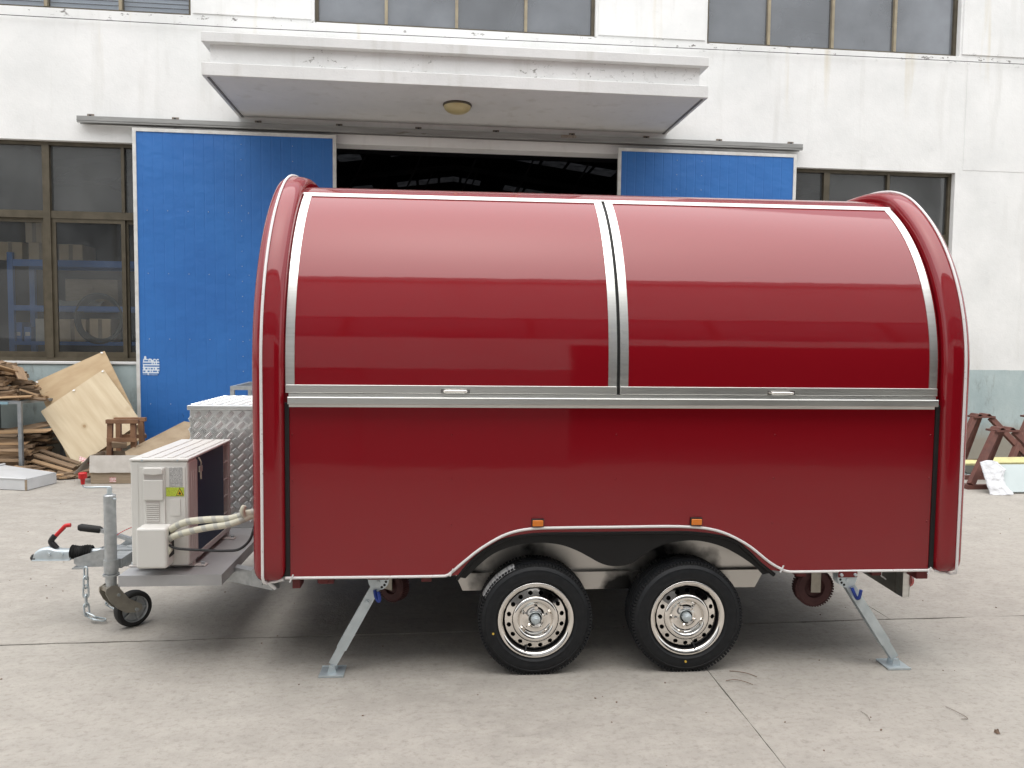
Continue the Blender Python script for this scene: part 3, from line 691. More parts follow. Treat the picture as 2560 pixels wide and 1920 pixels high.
# ================================================================== things seen through the left window
SY = WY+0.62
rk = thing('shelf_rack', 'blue steel shelf rack seen through the lower left window', 'shelf rack', (-4.6, SY+0.2, 0))
for x in (-5.55, -3.0):
    for yy in (SY, SY+0.55): part('post', 'blue_rack', rk, (x-0.035, x+0.035, yy, yy+0.05, 0, 2.72), )
for z0_, z1_ in ((2.54, 2.63), (1.955, 2.025), (1.50, 1.55), (0.9, 0.96)):
    part('beam', 'blue_rack', rk, (-5.514, -3.036, SY+0.004, SY+0.044, z0_, z1_)); part('beam', 'blue_rack', rk, (-5.514, -3.036, SY+0.554, SY+0.594, z0_, z1_))
    part('shelf_board', 'interior', rk, (-5.51, -3.04, SY+0.046, SY+0.552, z1_-0.03, z1_-0.008))
def carton(x0, x1, y0, y1, z0, z1, label, m='card', rot=0.0, name='cardboard_box'):
    c = Vector(((x0+x1)/2, (y0+y1)/2, z0)); t = thing(name, label, 'box', c, 'cartons on the blue shelf rack'); t.rotation_euler.z = rot
    OFFS[t.name] = c
    part('carton', m, t, (x0, x1, y0, y1, z0, z1), bevel=0.004)
    part('tape', 'card_in', t, ((x0+x1)/2-0.025, (x0+x1)/2+0.025, y0-0.0015, y0, z0+0.006, z1-0.006), ((x0+x1)/2-0.025, (x0+x1)/2+0.025, y0, y1, z1, z1+0.0015))
    return t
YB = SY+0.06
carton(-5.72, -5.42, YB, YB+0.4, 2.625, 2.86, 'brown carton at the far left on the top of the blue rack')
carton(-5.40, -5.18, YB+0.05, YB+0.4, 2.862, 3.14, 'brown carton stacked above two others on the blue rack', rot=0.0)
carton(-5.34, -5.03, YB, YB+0.4, 2.625, 2.86, 'brown carton beside the thick window mullion on the rack top')
carton(-4.96, -4.66, YB, YB+0.4, 2.625, 2.845, 'rightmost brown carton on the top of the blue rack')
carton(-5.28, -5.0, YB, YB+0.35, 1.545, 1.85, 'rounded pale carton half behind the window mullion on the lowest shelf', 'card_pale')
carton(-4.98, -4.64, YB, YB+0.35, 1.545, 1.85, 'open brown carton in the middle of the lowest shelf')
carton(-4.60, -4.33, YB+0.02, YB+0.35, 1.545, 1.86, 'tall brown carton under the hose coil on the lowest shelf')
carton(-4.98, -4.3, YB+0.2, YB+0.5, 2.02, 2.40, 'wide grey carton at the back of the middle shelf', 'card_in')
carton(-4.2, -3.4, YB+0.1, YB+0.5, 2.625, 3.0, 'dark grey cartons bundle at the right on the rack top', 'interior')
q = MB()
for k in range(5):
    q.tube([(-4.45+(0.30-0.012*k)*math.cos(t), SY-0.02+0.018*k+0.03, 1.86+(0.33-0.012*k)*math.sin(t)) for t in [i*2*math.pi/36 for i in range(36)]], 0.017, 7, closed=True)
tag(q.build('hose_coil', 'hose', smooth=60, loc=(-4.45, SY, 1.53)), 'grey coiled hose hanging in front of the blue rack inside the window', 'hose')
q = MB(); rows_ = []
for i in range(9):
    rows_.append([(-5.1+0.07*j, SY+0.1+0.04*i, 2.03+0.10*math.sin(math.pi*i/8)*(0.7+0.5*mnoise.noise(Vector((i*0.9, j*0.8, 0))))) for j in range(10)])
q.grid(rows_); tag(q.build('plastic_film', 'plastic_film', smooth=60, loc=(-4.8, SY+0.2, 2.03), fix=False), 'crumpled white plastic film on the middle shelf of the blue rack', 'plastic film')
for k, (x, w) in enumerate(((-5.50, 0.10), (-5.38, 0.09))):
    part_ = thing('parts_bin', ['blue storage bin at the left end of the lowest shelf', 'second blue storage bin from the left on the lowest shelf'][k], 'bin', (x, YB+0.1, 1.545), 'blue bins on the rack')
    q = MB(); q.box(x-w/2, x+w/2, YB, YB+0.25, 1.545, 1.80-0.06*k); q.build('bin_body', 'blue_rack', part_, bevel=0.005)
    part('bin_label', 'white_sheet', part_, (x-0.03, x+0.03, YB-0.002, YB-0.0002, 1.62, 1.67))

# ================================================================== food trailer
ft = thing('food_trailer', 'glossy dark red arched food trailer with stainless hatches on two chrome wheels', 'trailer', (0.9, 1.08, 0), trailer=True)
RA, ZC, ZB = 1.08, 1.50, 0.505          # arch radius, arch centre height, body bottom
def apt(s, off):
    """s<=0: height below the arch start on the near side; s>0: angle along the arch"""
    if s <= 0: return (-off, ZC+s)
    if s >= math.pi: return (2*RA+off, ZC-(s-math.pi))
    k = max(0.0, (min(s, math.pi-s)-0.978)/(math.pi/2-0.978)); off = (off*(1-0.3*k) if off > 0.02 else off)-0.068*k*k*(3-2*k)      # the roof flattens towards the ridge
    return (RA-(RA+off)*math.cos(s), ZC+(RA+off)*math.sin(s))
def samples(a, b, n=40):
    res = []
    if a < 0:
        k = 6 if a < -0.3 else 2
        res += [a*(1-i/k) for i in range(k)]
        a = 0
    top = min(b, math.pi); k = max(2, int(n*(top-a)/math.pi)); res += [a+(top-a)*i/k for i in range(k+1)]
    if b > math.pi: res += [math.pi+(b-math.pi)*(i+1)/6 for i in range(6)]
    return res
def slabsheet(x0, x1, ss, o0, o1):
    """solid strip following the arch between two offsets"""
    q = MB(); prof = [apt(s, o0) for s in ss]+[apt(s, o1) for s in reversed(ss)]
    n = len(prof); q.add([(x0,y,z) for y,z in prof]+[(x1,y,z) for y,z in prof], [(i,(i+1)%n,n+(i+1)%n,n+i) for i in range(n)])
    m = len(ss)
    for i in range(m-1):
        q.f.append((i, n-1-i, n-2-i, i+1)); q.f.append((n+i, n+i+1, n+n-2-i, n+n-1-i))
    return q
HL0, HL1, HR0, HR1 = -0.684, 0.890, 0.906, 2.519
slabsheet(-0.70, 2.535, samples(-0.72, math.pi+(ZC-ZB), 64), -0.030, -0.009).build('body_shell', 'red', ft, 30)
HT = 0.978                                 # hatch top (radians along the arch)
def hatch(x0, x1, hx):
    h = thing_part('hatch', ft); W_ = 0.041
    slabsheet(x0+W_*0.5, x1-W_*0.5, samples(1.42-ZC, HT-0.012, 60), -0.008, 0.0).build('hatch_panel', 'red', h, 30)
    for a in (x0, x1-W_): slabsheet(a, a+W_, samples(1.4305-ZC, HT-0.0185, 60), -0.006, 0.0035).build('hatch_side_strip', 'steel', h, 30)
    slabsheet(x0, x1, samples(HT-0.018, HT, 60), -0.006, 0.0045).build('hatch_top_strip', 'steel', h, 30)
    part('hatch_bottom_rail', 'steel', h, (x0, x1, -0.012, 0.006, 1.391, 1.430), bevel=0.003)
    hd = thing_part2('handle', h)
    q = MB(); q.tube(spline([(hx-0.052,-0.012,1.404),(hx-0.050,-0.030,1.404),(hx-0.042,-0.036,1.404),(hx+0.042,-0.036,1.404),(hx+0.050,-0.030,1.404),(hx+0.052,-0.012,1.404)], 4), 0.0062, 8); q.box(hx-0.069,hx-0.046,-0.0145,-0.0122,1.395,1.413); q.box(hx+0.046,hx+0.069,-0.0145,-0.0122,1.395,1.413)
    hd2 = q.build('handle', 'chrome', h, 50); bpy.data.objects.remove(hd)
    return h
def thing_part2(name, parent):
    o = bpy.data.objects.new(name, None); COL.objects.link(o); o.parent = parent; OFFS[o.name] = None; return o
hatch(HL0, HL1, 0.110); hatch(HR0, HR1, 1.709)
part('hatch_gap_seal', 'black_soft', ft, (HL1+0.001, HR0-0.001, 0.002, 0.02, 1.375, 1.55))
slabsheet(HL1+0.001, HR0-0.001, samples(0.0, HT, 60), -0.009, -0.003).build('hatch_gap_seal', 'black_soft', ft, 30)
slabsheet(-0.69, 2.525, samples(HT+0.004, HT+0.022, 60), -0.009, 0.005).build('rain_gutter', 'steel', ft, 30)
# serving counter: folded stainless ledge
q = MB(); cp = [(0.004,1.389),(-0.020,1.389),(-0.020,1.3755),(-0.042,1.3745),(-0.044,1.371),(-0.044,1.343),(-0.041,1.340),(-0.016,1.339),(-0.014,1.325),(0.004,1.325)]
q.prism(cp, lambda u, v, t: (t, u, v), -0.667, 2.505); q.build('counter_ledge', 'steel', ft, 25)
# lower side panel with the wheel arch cut out
TRIM = [(0.100,0.527),(0.165,0.583),(0.248,0.647),(0.359,0.708),(0.472,0.734),(0.630,0.739),(0.900,0.740),(1.219,0.740),(1.403,0.719),(1.553,0.652),(1.676,0.559),(1.737,0.523)]
FOUT = [(0.123,0.496),(0.165,0.553),(0.220,0.609),(0.290,0.657),(0.360,0.691),(0.501,0.714),(0.7,0.7165),(0.9,0.717),(1.1,0.717),(1.293,0.714),(1.478,0.682),(1.570,0.619),(1.63,0.563),(1.712,0.496)]
edge = spline(FOUT, 5)
poly = [(-0.668,1.3245),(-0.668,ZB),(0.085,ZB)]+[(p.x, p.y-0.004) for p in edge if p.y > ZB+0.004]+[(1.755,ZB),(2.517,ZB),(2.517,1.3245)]
q = MB(); q.prism(poly, lambda u, v, t: (u, t, v), 0.0, 0.012); q.build('side_panel', 'red', ft)
part('edge_seal', 'black_soft', ft, (-0.688,-0.669,-0.006,0.02,0.515,1.345)); part('edge_seal', 'black_soft', ft, (2.5185,2.540,-0.006,0.02,0.515,1.345))
for x in (-0.655, 0.094, 0.895, 1.692, 2.500):
    for z in (1.194, 0.978, 0.754):
        q = MB(); q.cyl((x, 0.0005, z), (x, -0.004, z), 0.0055, 0.003, 8); q.build('rivet', 'red', ft)
# rope trim below the panel and over the arch
tp = spline([(-0.69,0.508),(-0.3,0.5065),(0.03,0.507),(0.075,0.511)]+TRIM+[(1.775,0.508),(1.85,0.505),(2.2,0.505),(2.53,0.504)], 5)
q = MB(); q.tube([(p.x, -0.007, p.y) for p in tp], 0.0068, 7); q.build('rope_trim', 'trim', ft, 60)
for x, z in ((0.098,0.527),(1.742,0.523),(-0.66,0.508),(2.515,0.505)):
    q = MB(); q.cyl((x-0.008,-0.016,z-0.018),(x+0.008,-0.016,z+0.018),0.004,n=6); q.build('trim_clip', 'tape', ft)
# marker lamps
for x in (0.5135, 1.3005):
    l_ = thing_part('marker_lamp', ft)
    part('lamp_base', 'black', l_, (x-0.030, x+0.030, -0.012, -0.0002, 0.7435, 0.7845), bevel=0.003)
    part('lens', 'amber', l_, (x-0.0265, x+0.0265, -0.021, -0.0122, 0.7485, 0.779), bevel=0.004)
# black wheel arch
FIN = [(0.165,0.488),(0.225,0.548),(0.29,0.601),(0.36,0.634),(0.431,0.653),(0.50,0.660),(0.572,0.658),(0.645,0.645),(0.716,0.617),(0.77,0.588),(0.824,0.558),(0.868,0.543),(0.911,0.539),(0.952,0.543),(0.991,0.556),(1.033,0.585),(1.076,0.613),(1.145,0.645),(1.221,0.660),(1.295,0.664),(1.368,0.654),(1.447,0.630),(1.517,0.594),(1.57,0.561),(1.616,0.527),(1.655,0.488)]
fi = spline(FIN, 4); fo = spline(FOUT, 5)
poly = [(p.x, p.y) for p in fo]+[(p.x, p.y) for p in reversed(fi)]
fd = thing_part('wheel_arch', ft)
q = MB(); q.prism(poly, lambda u, v, t: (u, t, v), 0.0125, 0.020); q.build('arch_plate', 'fender', fd)
q = MB(); q.tube([(p.x, 0.006, p.y-0.009) for p in fo], 0.0105, 8); q.build('arch_bead', 'fender', fd, 60)
q = MB(); q.grid([[(p.x, yy, p.y-0.006) for p in fo] for yy in (0.0205, 0.253)]); q.build('arch_liner', 'dark', fd, 50)
# underbody
part('floor_pan', 'dark', ft, (-0.80, 0.10, 0.0125, 2.14, 0.508, 0.53), (1.74, 2.62, 0.0125, 2.14, 0.508, 0.53), (0.10, 1.74, 0.262, 1.90, 0.508, 0.53))
part('inner_wheel_plate', 'steel_dirty', ft, (0.115, 1.74, 0.255, 0.261, 0.440, 0.70))
for yy in (0.225, 1.855):
    q = MB(); q.prism([(0.115,0.446),(0.155,0.356),(1.705,0.352),(1.755,0.446)], lambda u, v, t: (u, t, v), yy, yy+0.028); q.build('chassis_beam', 'steel_dirty', ft)
for x in (-0.55, -0.05, 1.85, 2.25):
    part('cross_member', 'red_dull', ft, (x, x+0.05, 0.05, 2.1, 0.462, 0.5075))
for yy in (0.55, 1.55): part('chassis_rail', 'red_dull', ft, (-0.80, 2.6, yy, yy+0.06, 0.43, 0.4615))
part('end_bracket', 'red_dull', ft, (-0.665, -0.628, 0.03, 0.12, 0.445, 0.5075)); part('end_bracket', 'red_dull', ft, (2.470, 2.532, 0.02, 0.12, 0.45, 0.5075), bevel=0.004)
part('socket_box', 'red_dull', ft, (-0.545, -0.475, 0.06, 0.16, 0.455, 0.5075))
for yy in (0.09, 1.75): part('axle', 'dark', ft, (0.47, 0.55, 0.2, 1.95, 0.24, 0.31)) if yy < 1 else part('axle', 'dark', ft, (1.235, 1.315, 0.2, 1.95, 0.24, 0.31))

# rounded end caps
def end_cap(xi, sg):
    cpz = thing_part('end_cap', ft)
    prof = [(0.002,-0.028),(0.000,0.004),(0.004,0.026),(0.016,0.041),(0.038,0.050),(0.065,0.054),(0.092,0.055),(0.110,0.051),(0.126,0.042),(0.139,0.026),(0.147,0.004),(0.151,-0.03),(0.156,-0.10),(0.166,-0.26),(0.176,-0.50),(0.182,-0.75),(0.185,-1.0)]
    z_lo = 0.487
    ss = [z_lo-ZC]+[(z_lo+d)-ZC for d in (0.004,0.010,0.018,0.028,0.040,0.055,0.072)]+[-0.85,-0.6,-0.3]+[math.pi*i/72 for i in range(73)]+[math.pi+0.3,math.pi+0.6,math.pi+0.85]+[math.pi+ZC-(z_lo+d) for d in (0.072,0.055,0.040,0.028,0.018,0.010,0.004,0)]
    rows_ = []
    for s in ss:
        z_ = apt(s, 0)[1] if (s <= 0 or s >= math.pi) else 9
        d = z_-z_lo; f = 1.0 if d > 0.08 else math.sqrt(max(0.0, 1-(1-max(d,0)/0.08)**2))
        row = []
        for (u, v) in prof:
            vv = -0.028+(v+0.028)*f if v > -0.028 else v
            uu = 0.075+(u-0.075)*(0.42+0.58*f)
            y, z = apt(s, vv); row.append((xi+sg*uu*(1.0 if sg < 0 else 0.94), y, z))
        rows_.append(row)
    q = MB(); q.grid(rows_); q.build('cap_shell', 'red', cpz, 45)
    q = MB(); q.add([(xi+sg*0.01,0.1,0.497),(xi+sg*0.17,0.1,0.497),(xi+sg*0.17,2.06,0.497),(xi+sg*0.01,2.06,0.497)],[(0,1,2,3)]); q.build('cap_floor', 'dark', cpz)
    tr_ = [s for s in ss if (s > 0.515-ZC and s < math.pi+ZC-0.515)]
    pts = [(xi+sg*0.075, 0.02, 0.486), (xi+sg*0.082, -0.025, 0.488), (xi+sg*0.09, -0.052, 0.503)]+[(xi+sg*(0.093 if sg < 0 else 0.0875), *apt(s, 0.059)) for s in tr_]
    q = MB(); q.tube(pts, 0.0066, 7); q.build('rope_trim', 'trim', cpz, 60)
    pts = [(xi+sg*0.075, 0.0, 0.487), (xi+sg*0.05, -0.004, 0.489), (xi+sg*0.01, -0.005, 0.500)]
    q = MB(); q.tube(pts, 0.006, 7); q.build('rope_trim', 'trim', cpz, 60)
end_cap(-0.690, -1); end_cap(2.541, 1)
q = MB(); q.tube([(-0.775,0.0,0.490),(-0.752,0.01,0.462),(-0.742,0.015,0.450)], 0.0085, 8); q.build('drain_hose', 'tape', ft, 50)

# wheels
def wheel(cx, yface, sg):
    w = thing_part('wheel', ft)
    cz = 0.2755; o = (0, 0, 0); ax = (0, 1, 0)
    q = MB()
    prof = [(0.184,0.024),(0.190,0.012),(0.203,0.004),(0.2045,0.0025),(0.208,0.0025),(0.2095,0.003),(0.222,0.0),(0.240,0.001),(0.2485,0.0035),(0.250,0.002),(0.2535,0.003),(0.255,0.0055),(0.268,0.014),(0.2755,0.026),(0.279,0.045),(0.2805,0.090),(0.279,0.135),(0.2755,0.154),(0.268,0.166),(0.24,0.18),(0.19,0.172),(0.184,0.15),(0.184,0.024)]
    q.lathe(prof, o, ax, 72)
    for k in range(100):
        t = 2*math.pi*k/100; c_, s_ = math.cos(t), math.sin(t); rad = Vector((c_,0,s_)); tan = Vector((-s_,0,c_))
        for (ya, yb, ra, rb) in ((0.013,0.050,0.266,0.2775),(0.130,0.168,0.266,0.2775)):
            q.obox(rad*0.2715+Vector((0,(ya+yb)/2,0)), tan*0.0062, Vector((0,(yb-ya)/2,0)), rad*0.0105)
    for yc in (0.066, 0.090, 0.114):
        q.lathe([(0.278,yc-0.008),(0.2855,yc-0.008),(0.2855,yc+0.008),(0.278,yc+0.008)], o, ax, 72)
    ty = q.build('tyre', 'tyre', w, 35)
    for v in ty.data.vertices:
        if v.co.z < -(cz-0.001): v.co.z = -(cz-0.001)
    q = MB(); q.lathe([(0.184,0.026),(0.189,0.014),(0.1885,0.008),(0.185,0.0055),(0.179,0.006),(0.172,0.009),(0.166,0.014),(0.163,0.020)], o, ax, 72); q.build('rim', 'chrome', w, 50)
    q = MB(); q.lathe([(0.163,0.020),(0.161,0.030),(0.160,0.044),(0.159,0.056),(0.158,0.085),(0.157,0.15)], o, ax, 72); q.build('rim_barrel', 'black', w, 50)
    # disc with ventilation holes
    q = MB(); NH = 16
    def yr(r): return 0.027+(r-0.116)/(0.1515-0.116)*0.009
    for k in range(NH):
        t0, t1 = 2*math.pi*k/NH, 2*math.pi*(k+1)/NH; tm = (t0+t1)/2; ri, ro = 0.116, 0.1515; rm = 0.1335
        B_ = [(t0,ri),(tm,ri),(t1,ri),(t1,rm),(t1,ro),(tm,ro),(t0,ro),(t0,rm)]
        hr = 0.0118; H_ = []
        for (tt, rr_) in B_:
            dx = (tt-tm)*rm; dy = rr_-rm; L = math.hypot(dx, dy); H_.append((tm+dx/L*hr/rm, rm+dy/L*hr))
        P = lambda tt, rr_, dd=0: (rr_*math.cos(tt), yr(rr_)+dd, rr_*math.sin(tt))
        q.add([P(*b) for b in B_]+[P(*h) for h in H_]+[P(*h, 0.012) for h in H_], [(i,(i+1)%8,8+(i+1)%8,8+i) for i in range(8)]+[(8+i,8+(i+1)%8,16+(i+1)%8,16+i) for i in range(8)])
    q.lathe([(0.116,0.027),(0.112,0.021),(0.105,0.0165),(0.098,0.0155),(0.090,0.018),(0.085,0.024),(0.081,0.035),(0.076,0.040),(0.066,0.042),(0.050,0.040),(0.042,0.034),(0.036,0.031),(0.031,0.033),(0.029,0.050)], o, ax, 48)
    q.lathe([(0.1515,0.036),(0.1528,0.041),(0.153,0.07)], o, ax, 48)
    q.build('wheel_disc', 'chrome', w, 40)
    q = MB(); q.lathe([(0.160,0.10),(0.0,0.10)], o, ax, 32); q.build('brake_drum', 'black_soft', w)
    q = MB(); q.lathe([(0.024,0.05),(0.024,0.020),(0.022,0.012),(0.016,0.008),(0.0148,0.002),(0.013,0.000),(0.0,-0.0005)], o, ax, 24); q.build('hub_cap', 'zinc', w, 40)
    for k in range(5):
        t = 2*math.pi*k/5+0.25
        q = MB(); q.cyl((0.056*math.cos(t),0.041,0.056*math.sin(t)), (0.056*math.cos(t),0.025,0.056*math.sin(t)), 0.0095, 0.009, 6); q.build('lug_bolt', 'chrome', w)
    q = MB(); q.tube([(-0.040,0.034,-0.130),(-0.048,0.02,-0.150),(-0.052,0.014,-0.158)], 0.0045, 6); q.build('valve', 'black', w)
    w.location = Vector((cx, yface, cz))-OFFS[ft.name]
    if sg < 0: w.rotation_euler.z = math.pi
    return w
w1 = wheel(0.512, -0.004, 1); w2 = copy_tree(w1, ft); w2.location = Vector((1.272, -0.010, 0.2755))-OFFS[ft.name]
w2.rotation_euler.y = R(-33)
for ch in w2.children:
    if ch.name.startswith('tyre'): ch.data = ch.data
for x in (0.512, 1.272):
    w3 = copy_tree(w1, ft); w3.location = Vector((x, 2.165, 0.2755))-OFFS[ft.name]; w3.rotation_euler.z = math.pi
# the flat of the second tyre has to stay on the ground: counter-rotate its tyre
for ch in w2.children:
    if ch.data and ch.data.name.startswith('tyre'): ch.rotation_euler.y = R(33)
for (wx, wz, a) in ((0.512, 0.2755, 196), (1.272, 0.2755, 268)):
    q = MB(); t = R(a); q.cyl((wx+0.218*math.cos(t), -0.006 if a < 200 else -0.012, wz+0.218*math.sin(t)), (wx+0.218*math.cos(t), 0.002, wz+0.218*math.sin(t)), 0.0055, n=8); q.build('tyre_dot', 'yellow_dot', ft)
q = MB(); rows_ = []
for i in range(13):
    t = R(112+i*3.6); rows_.append([(0.512+(0.2865-(0.012 if yy < 0.02 else 0))*math.cos(t), yy-0.004, 0.2755+(0.2865-(0.012 if yy < 0.02 else 0))*math.sin(t)) for yy in (0.012, 0.035, 0.075)])
q.grid(rows_); q.build('tyre_label', 'tyre_paper', ft, 60, fix=False)

# drop-down corner legs
def leg(px, pz, fx, yl, sg):
    l_ = thing_part('support_leg', ft)
    piv = Vector((px, yl, pz)); foot = Vector((fx, yl, 0.045)); d = (foot-piv).normalized(); nrm = Vector((d.z, 0, -d.x))
    part('mount_plate', 'red_dull', l_, (px-0.050, px+0.050, yl-0.034, yl-0.028, 0.474, 0.5065), bevel=0.003)
    for bx_ in (px-0.036, px+0.036):
        q = MB(); q.cyl((bx_, yl-0.0345, 0.489), (bx_, yl-0.044, 0.489), 0.0085, 0.007, 10); q.build('bolt', 'zinc', l_, 50)
    # quadrant plates with locking holes
    poly = [(px-0.052,0.506),(px-0.052,0.478)]+[(px+0.05*math.cos(R(a))*1.0, 0.468+0.048*math.sin(R(a))) for a in range(200, 361, 16)]+[(px+0.052,0.506)]
    if sg > 0: pass
    for yy in (yl-0.027, yl+0.022):
        q = MB(); q.prism(poly if sg < 0 else [(2*px-a, b) for a, b in poly], lambda u, v, t: (u, t, v), yy, yy+0.004); q.build('quadrant_plate', 'zinc', l_)
    for (hx, hz) in ((0.036,0.462),(0.029,0.446),(0.016,0.435)):
        x_ = px-sg*hx; q = MB(); q.cyl((x_, yl-0.0275, hz), (x_, yl-0.0265, hz), 0.0065, n=10); q.build('lock_hole', 'black_soft', l_)
    q = MB(); q.cyl((px, yl-0.0275, pz), (px, yl-0.036, pz), 0.0085, n=10); q.build('pivot_pin', 'zinc', l_, 50)
    # arm: C-channel, wide above, narrower below
    L = (foot-piv).length
    def arm(t0, t1, w0, w1, dep):
        a0, a1 = piv+d*t0, piv+d*t1; q = MB(); th_ = 0.003
        for (yo0, yo1) in ((-dep, -dep+th_),):
            v8 = []
            for (p_, w_) in ((a0, w0), (a1, w1)):
                for sx in (-1, 1):
                    for yy in (yo0, yo1): v8.append(p_+nrm*sx*w_/2+Vector((0,yy,0)))
            q.add(v8, [(0,2,6,4),(1,5,7,3),(0,4,5,1),(2,3,7,6),(0,1,3,2),(4,6,7,5)])
        for sx in (-1, 1):
            v8 = []
            for (p_, w_) in ((a0, w0), (a1, w1)):
                for k_ in (0, th_):
                    for yy in (-dep+th_+0.0002, dep): v8.append(p_+nrm*sx*(w_/2-k_)+Vector((0,yy,0)))
            q.add(v8, [(0,1,5,4),(2,6,7,3),(0,4,6,2),(1,3,7,5),(0,2,3,1),(4,5,7,6)])
        return q
    arm(-0.012, L*0.80, 0.046, 0.050, 0.022).build('upper_arm', 'zinc', l_)
    arm(L*0.74, L-0.004, 0.042, 0.040, 0.0185).build('lower_arm', 'zinc', l_)
    bp_ = piv+d*0.115
    q = MB(); q.cyl(bp_+Vector((0,-0.0225,0)), bp_+Vector((0,-0.026,0)), 0.016, n=16); q.cyl(bp_+Vector((0,-0.0262,0)), bp_+Vector((0,-0.036,0)), 0.0105, n=6); q.build('arm_bolt', 'zinc', l_, 40)
    hp = piv+d*0.035+nrm*(0.004)
    h0 = Vector((px+(0.0 if sg < 0 else 0.022), yl-0.034, pz-0.036)); h1 = Vector((px+(0.012 if sg < 0 else 0.045), yl-0.040, pz-0.086))
    q = MB(); q.tube(spline([h0, (h0+h1)/2+Vector((-0.004,-0.006,0)), h1, h1+Vector((0.007,-0.012,0.004)), h1+Vector((0.012,-0.018,0.045))] if sg > 0 else [h0+Vector((-0.018,0,0.0)), h0+Vector((-0.012,-0.006,-0.03)), h1+Vector((-0.012,-0.006,0)), h1+Vector((-0.004,-0.012,0.008)), h0+Vector((0.0,-0.012,-0.004))], 5), 0.0085, 8); q.build('pull_handle', 'blue_handle', l_, 60)
    # foot
    fp = MB(); rw = 0.060
    fp.box(fx-rw, fx+rw, yl-0.055, yl+0.055, 0.004, 0.009)
    for (a, b, c_, e) in ((-rw, rw, -0.060, -0.0551), (-rw, rw, 0.0551, 0.060)): fp.box(fx+a, fx+b, yl+c_, yl+e, 0.001, 0.012)
    fp.build('foot_plate', 'zinc', l_, bevel=0.001)
    for yy in (yl-0.026, yl+0.022):
        q = MB(); q.prism([(fx-0.022,0.0092),(fx+0.022,0.0092),(fx+0.012,0.048),(fx-0.012,0.048)], lambda u, v, t: (u, t, v), yy, yy+0.004); q.build('foot_lug', 'zinc', l_)
    q = MB(); q.cyl((fx, yl-0.032, 0.041), (fx, yl+0.032, 0.041), 0.006, n=8); q.build('foot_pin', 'zinc', l_, 50)
leg(-0.258, 0.460, -0.484, 0.085, -1); leg(2.088, 0.458, 2.366, 0.020, 1)
leg(-0.258, 0.460, -0.484, 2.06, -1); leg(2.088, 0.458, 2.366, 2.06, 1)

# retracted castor wheels in maroon rubber
def castor(c, ax, r):
    k = thing_part('castor', ft); c = Vector(c); ax = Vector(ax).normalized()
    q = MB(); q.lathe([(r*0.55,-0.024),(r*0.9,-0.027),(r,-0.018),(r,0.018),(r*0.9,0.027),(r*0.55,0.024)], c, ax, 36)
    a = ax.orthogonal().normalized(); b = ax.cross(a)
    for i in range(44):
        t = 2*math.pi*i/44; rd = a*math.cos(t)+b*math.sin(t); tn = b*math.cos(t)-a*math.sin(t)
        q.obox(c+rd*r, tn*r*0.045, ax*0.024, rd*0.0032)
    q.build('castor_tyre', 'maroon_rubber', k, 35)
    q = MB(); q.lathe([(r*0.56,0.018),(r*0.5,0.010),(r*0.3,0.012),(r*0.25,0.03),(0.0,0.03)], c, ax, 24); q.lathe([(r*0.56,-0.018),(r*0.5,-0.010),(r*0.3,-0.012),(r*0.25,-0.03),(0.0,-0.03)], c, ax, 24); q.build('castor_hub', 'maroon_rubber', k, 40)
    q = MB()
    for s_ in (-1, 1): q.bar(c+ax*0.036*s_+Vector((0,0,-0.02)), c+ax*0.036*s_+Vector((0,0,0.508-c.z-0.002)), 0.05, 0.005, up=ax)
    q.build('castor_fork', 'fork', k)
castor((1.975, 0.125, 0.385), (0.05,1,0), 0.098); castor((-0.205, 0.30, 0.372), (0.62,0.78,0), 0.088)
# rear lamp board bracket
rb = thing_part('lamp_bracket', ft)
q = MB(); q.prism([(2.16,0.5065),(2.45,0.5065),(2.45,0.328)], lambda u, v, t: (u, t, v), 0.16, 0.165); q.build('gusset', 'gusset', rb)
part('end_plate', 'steel', rb, (2.4505, 2.484, 0.10, 0.17, 0.327, 0.47)); part('lamp_board', 'steel', rb, (2.486, 2.490, 0.10, 2.06, 0.33, 0.505))
q = MB(); q.cyl((2.4905, 0.13, 0.415), (2.506, 0.13, 0.415), 0.045, 0.038, 20); q.build('tail_lamp', 'red_lens', rb, 40)
q = MB(); q.tube(spline([(2.34,0.10,0.505),(2.325,0.09,0.47),(2.33,0.10,0.445),(2.37,0.14,0.42),(2.40,0.17,0.40)], 5), 0.004, 6); q.build('lamp_wire', 'tape', rb, 60)

# ------------------------------------------------------------------ tow bar end (still the trailer)
part('platform', 'platform', ft, (-1.541, -1.044, 0.191, 1.97, 0.461, 0.467), (-1.541, -1.044, 0.191, 0.195, 0.412, 0.4608), (-1.048, -1.044, 0.1952, 1.97, 0.412, 0.4608), (-1.541, -1.537, 0.1952, 1.97, 0.412, 0.4608))
for s_ in (1, -1):
    yb = 1.0+s_*-0.72
    q = MB(); q.bar((-1.78, 1.0-s_*0.08, 0.385), (-0.80, yb, 0.40), 0.05, 0.08); q.build('drawbar_arm', 'galv', ft)
part('front_beam', 'galv', ft, (-0.90, -0.85, 0.2, 1.96, 0.405, 0.49))
YT = 0.92
q = MB(); q.prism([(-2.075,0.335),(-2.075,0.362),(-1.93,0.412),(-1.55,0.412),(-1.55,0.312),(-2.05,0.312)], lambda u, v, t: (u, t, v), YT-0.055, YT-0.050); q.prism([(-2.075,0.335),(-2.075,0.362),(-1.93,0.412),(-1.55,0.412),(-1.55,0.312),(-2.05,0.312)], lambda u, v, t: (u, t, v), YT+0.050, YT+0.055)
q.box(-2.05,-1.55,YT-0.0498,YT+0.0498,0.312,0.316); q.box(-1.93,-1.55,YT-0.0498,YT+0.0498,0.408,0.412)
q.build('drawbar_housing', 'galv', ft)
part('housing_flange', 'galv', ft, (-2.078, -2.01, YT-0.075, YT+0.075, 0.304, 0.3115))
cz_ = 0.385
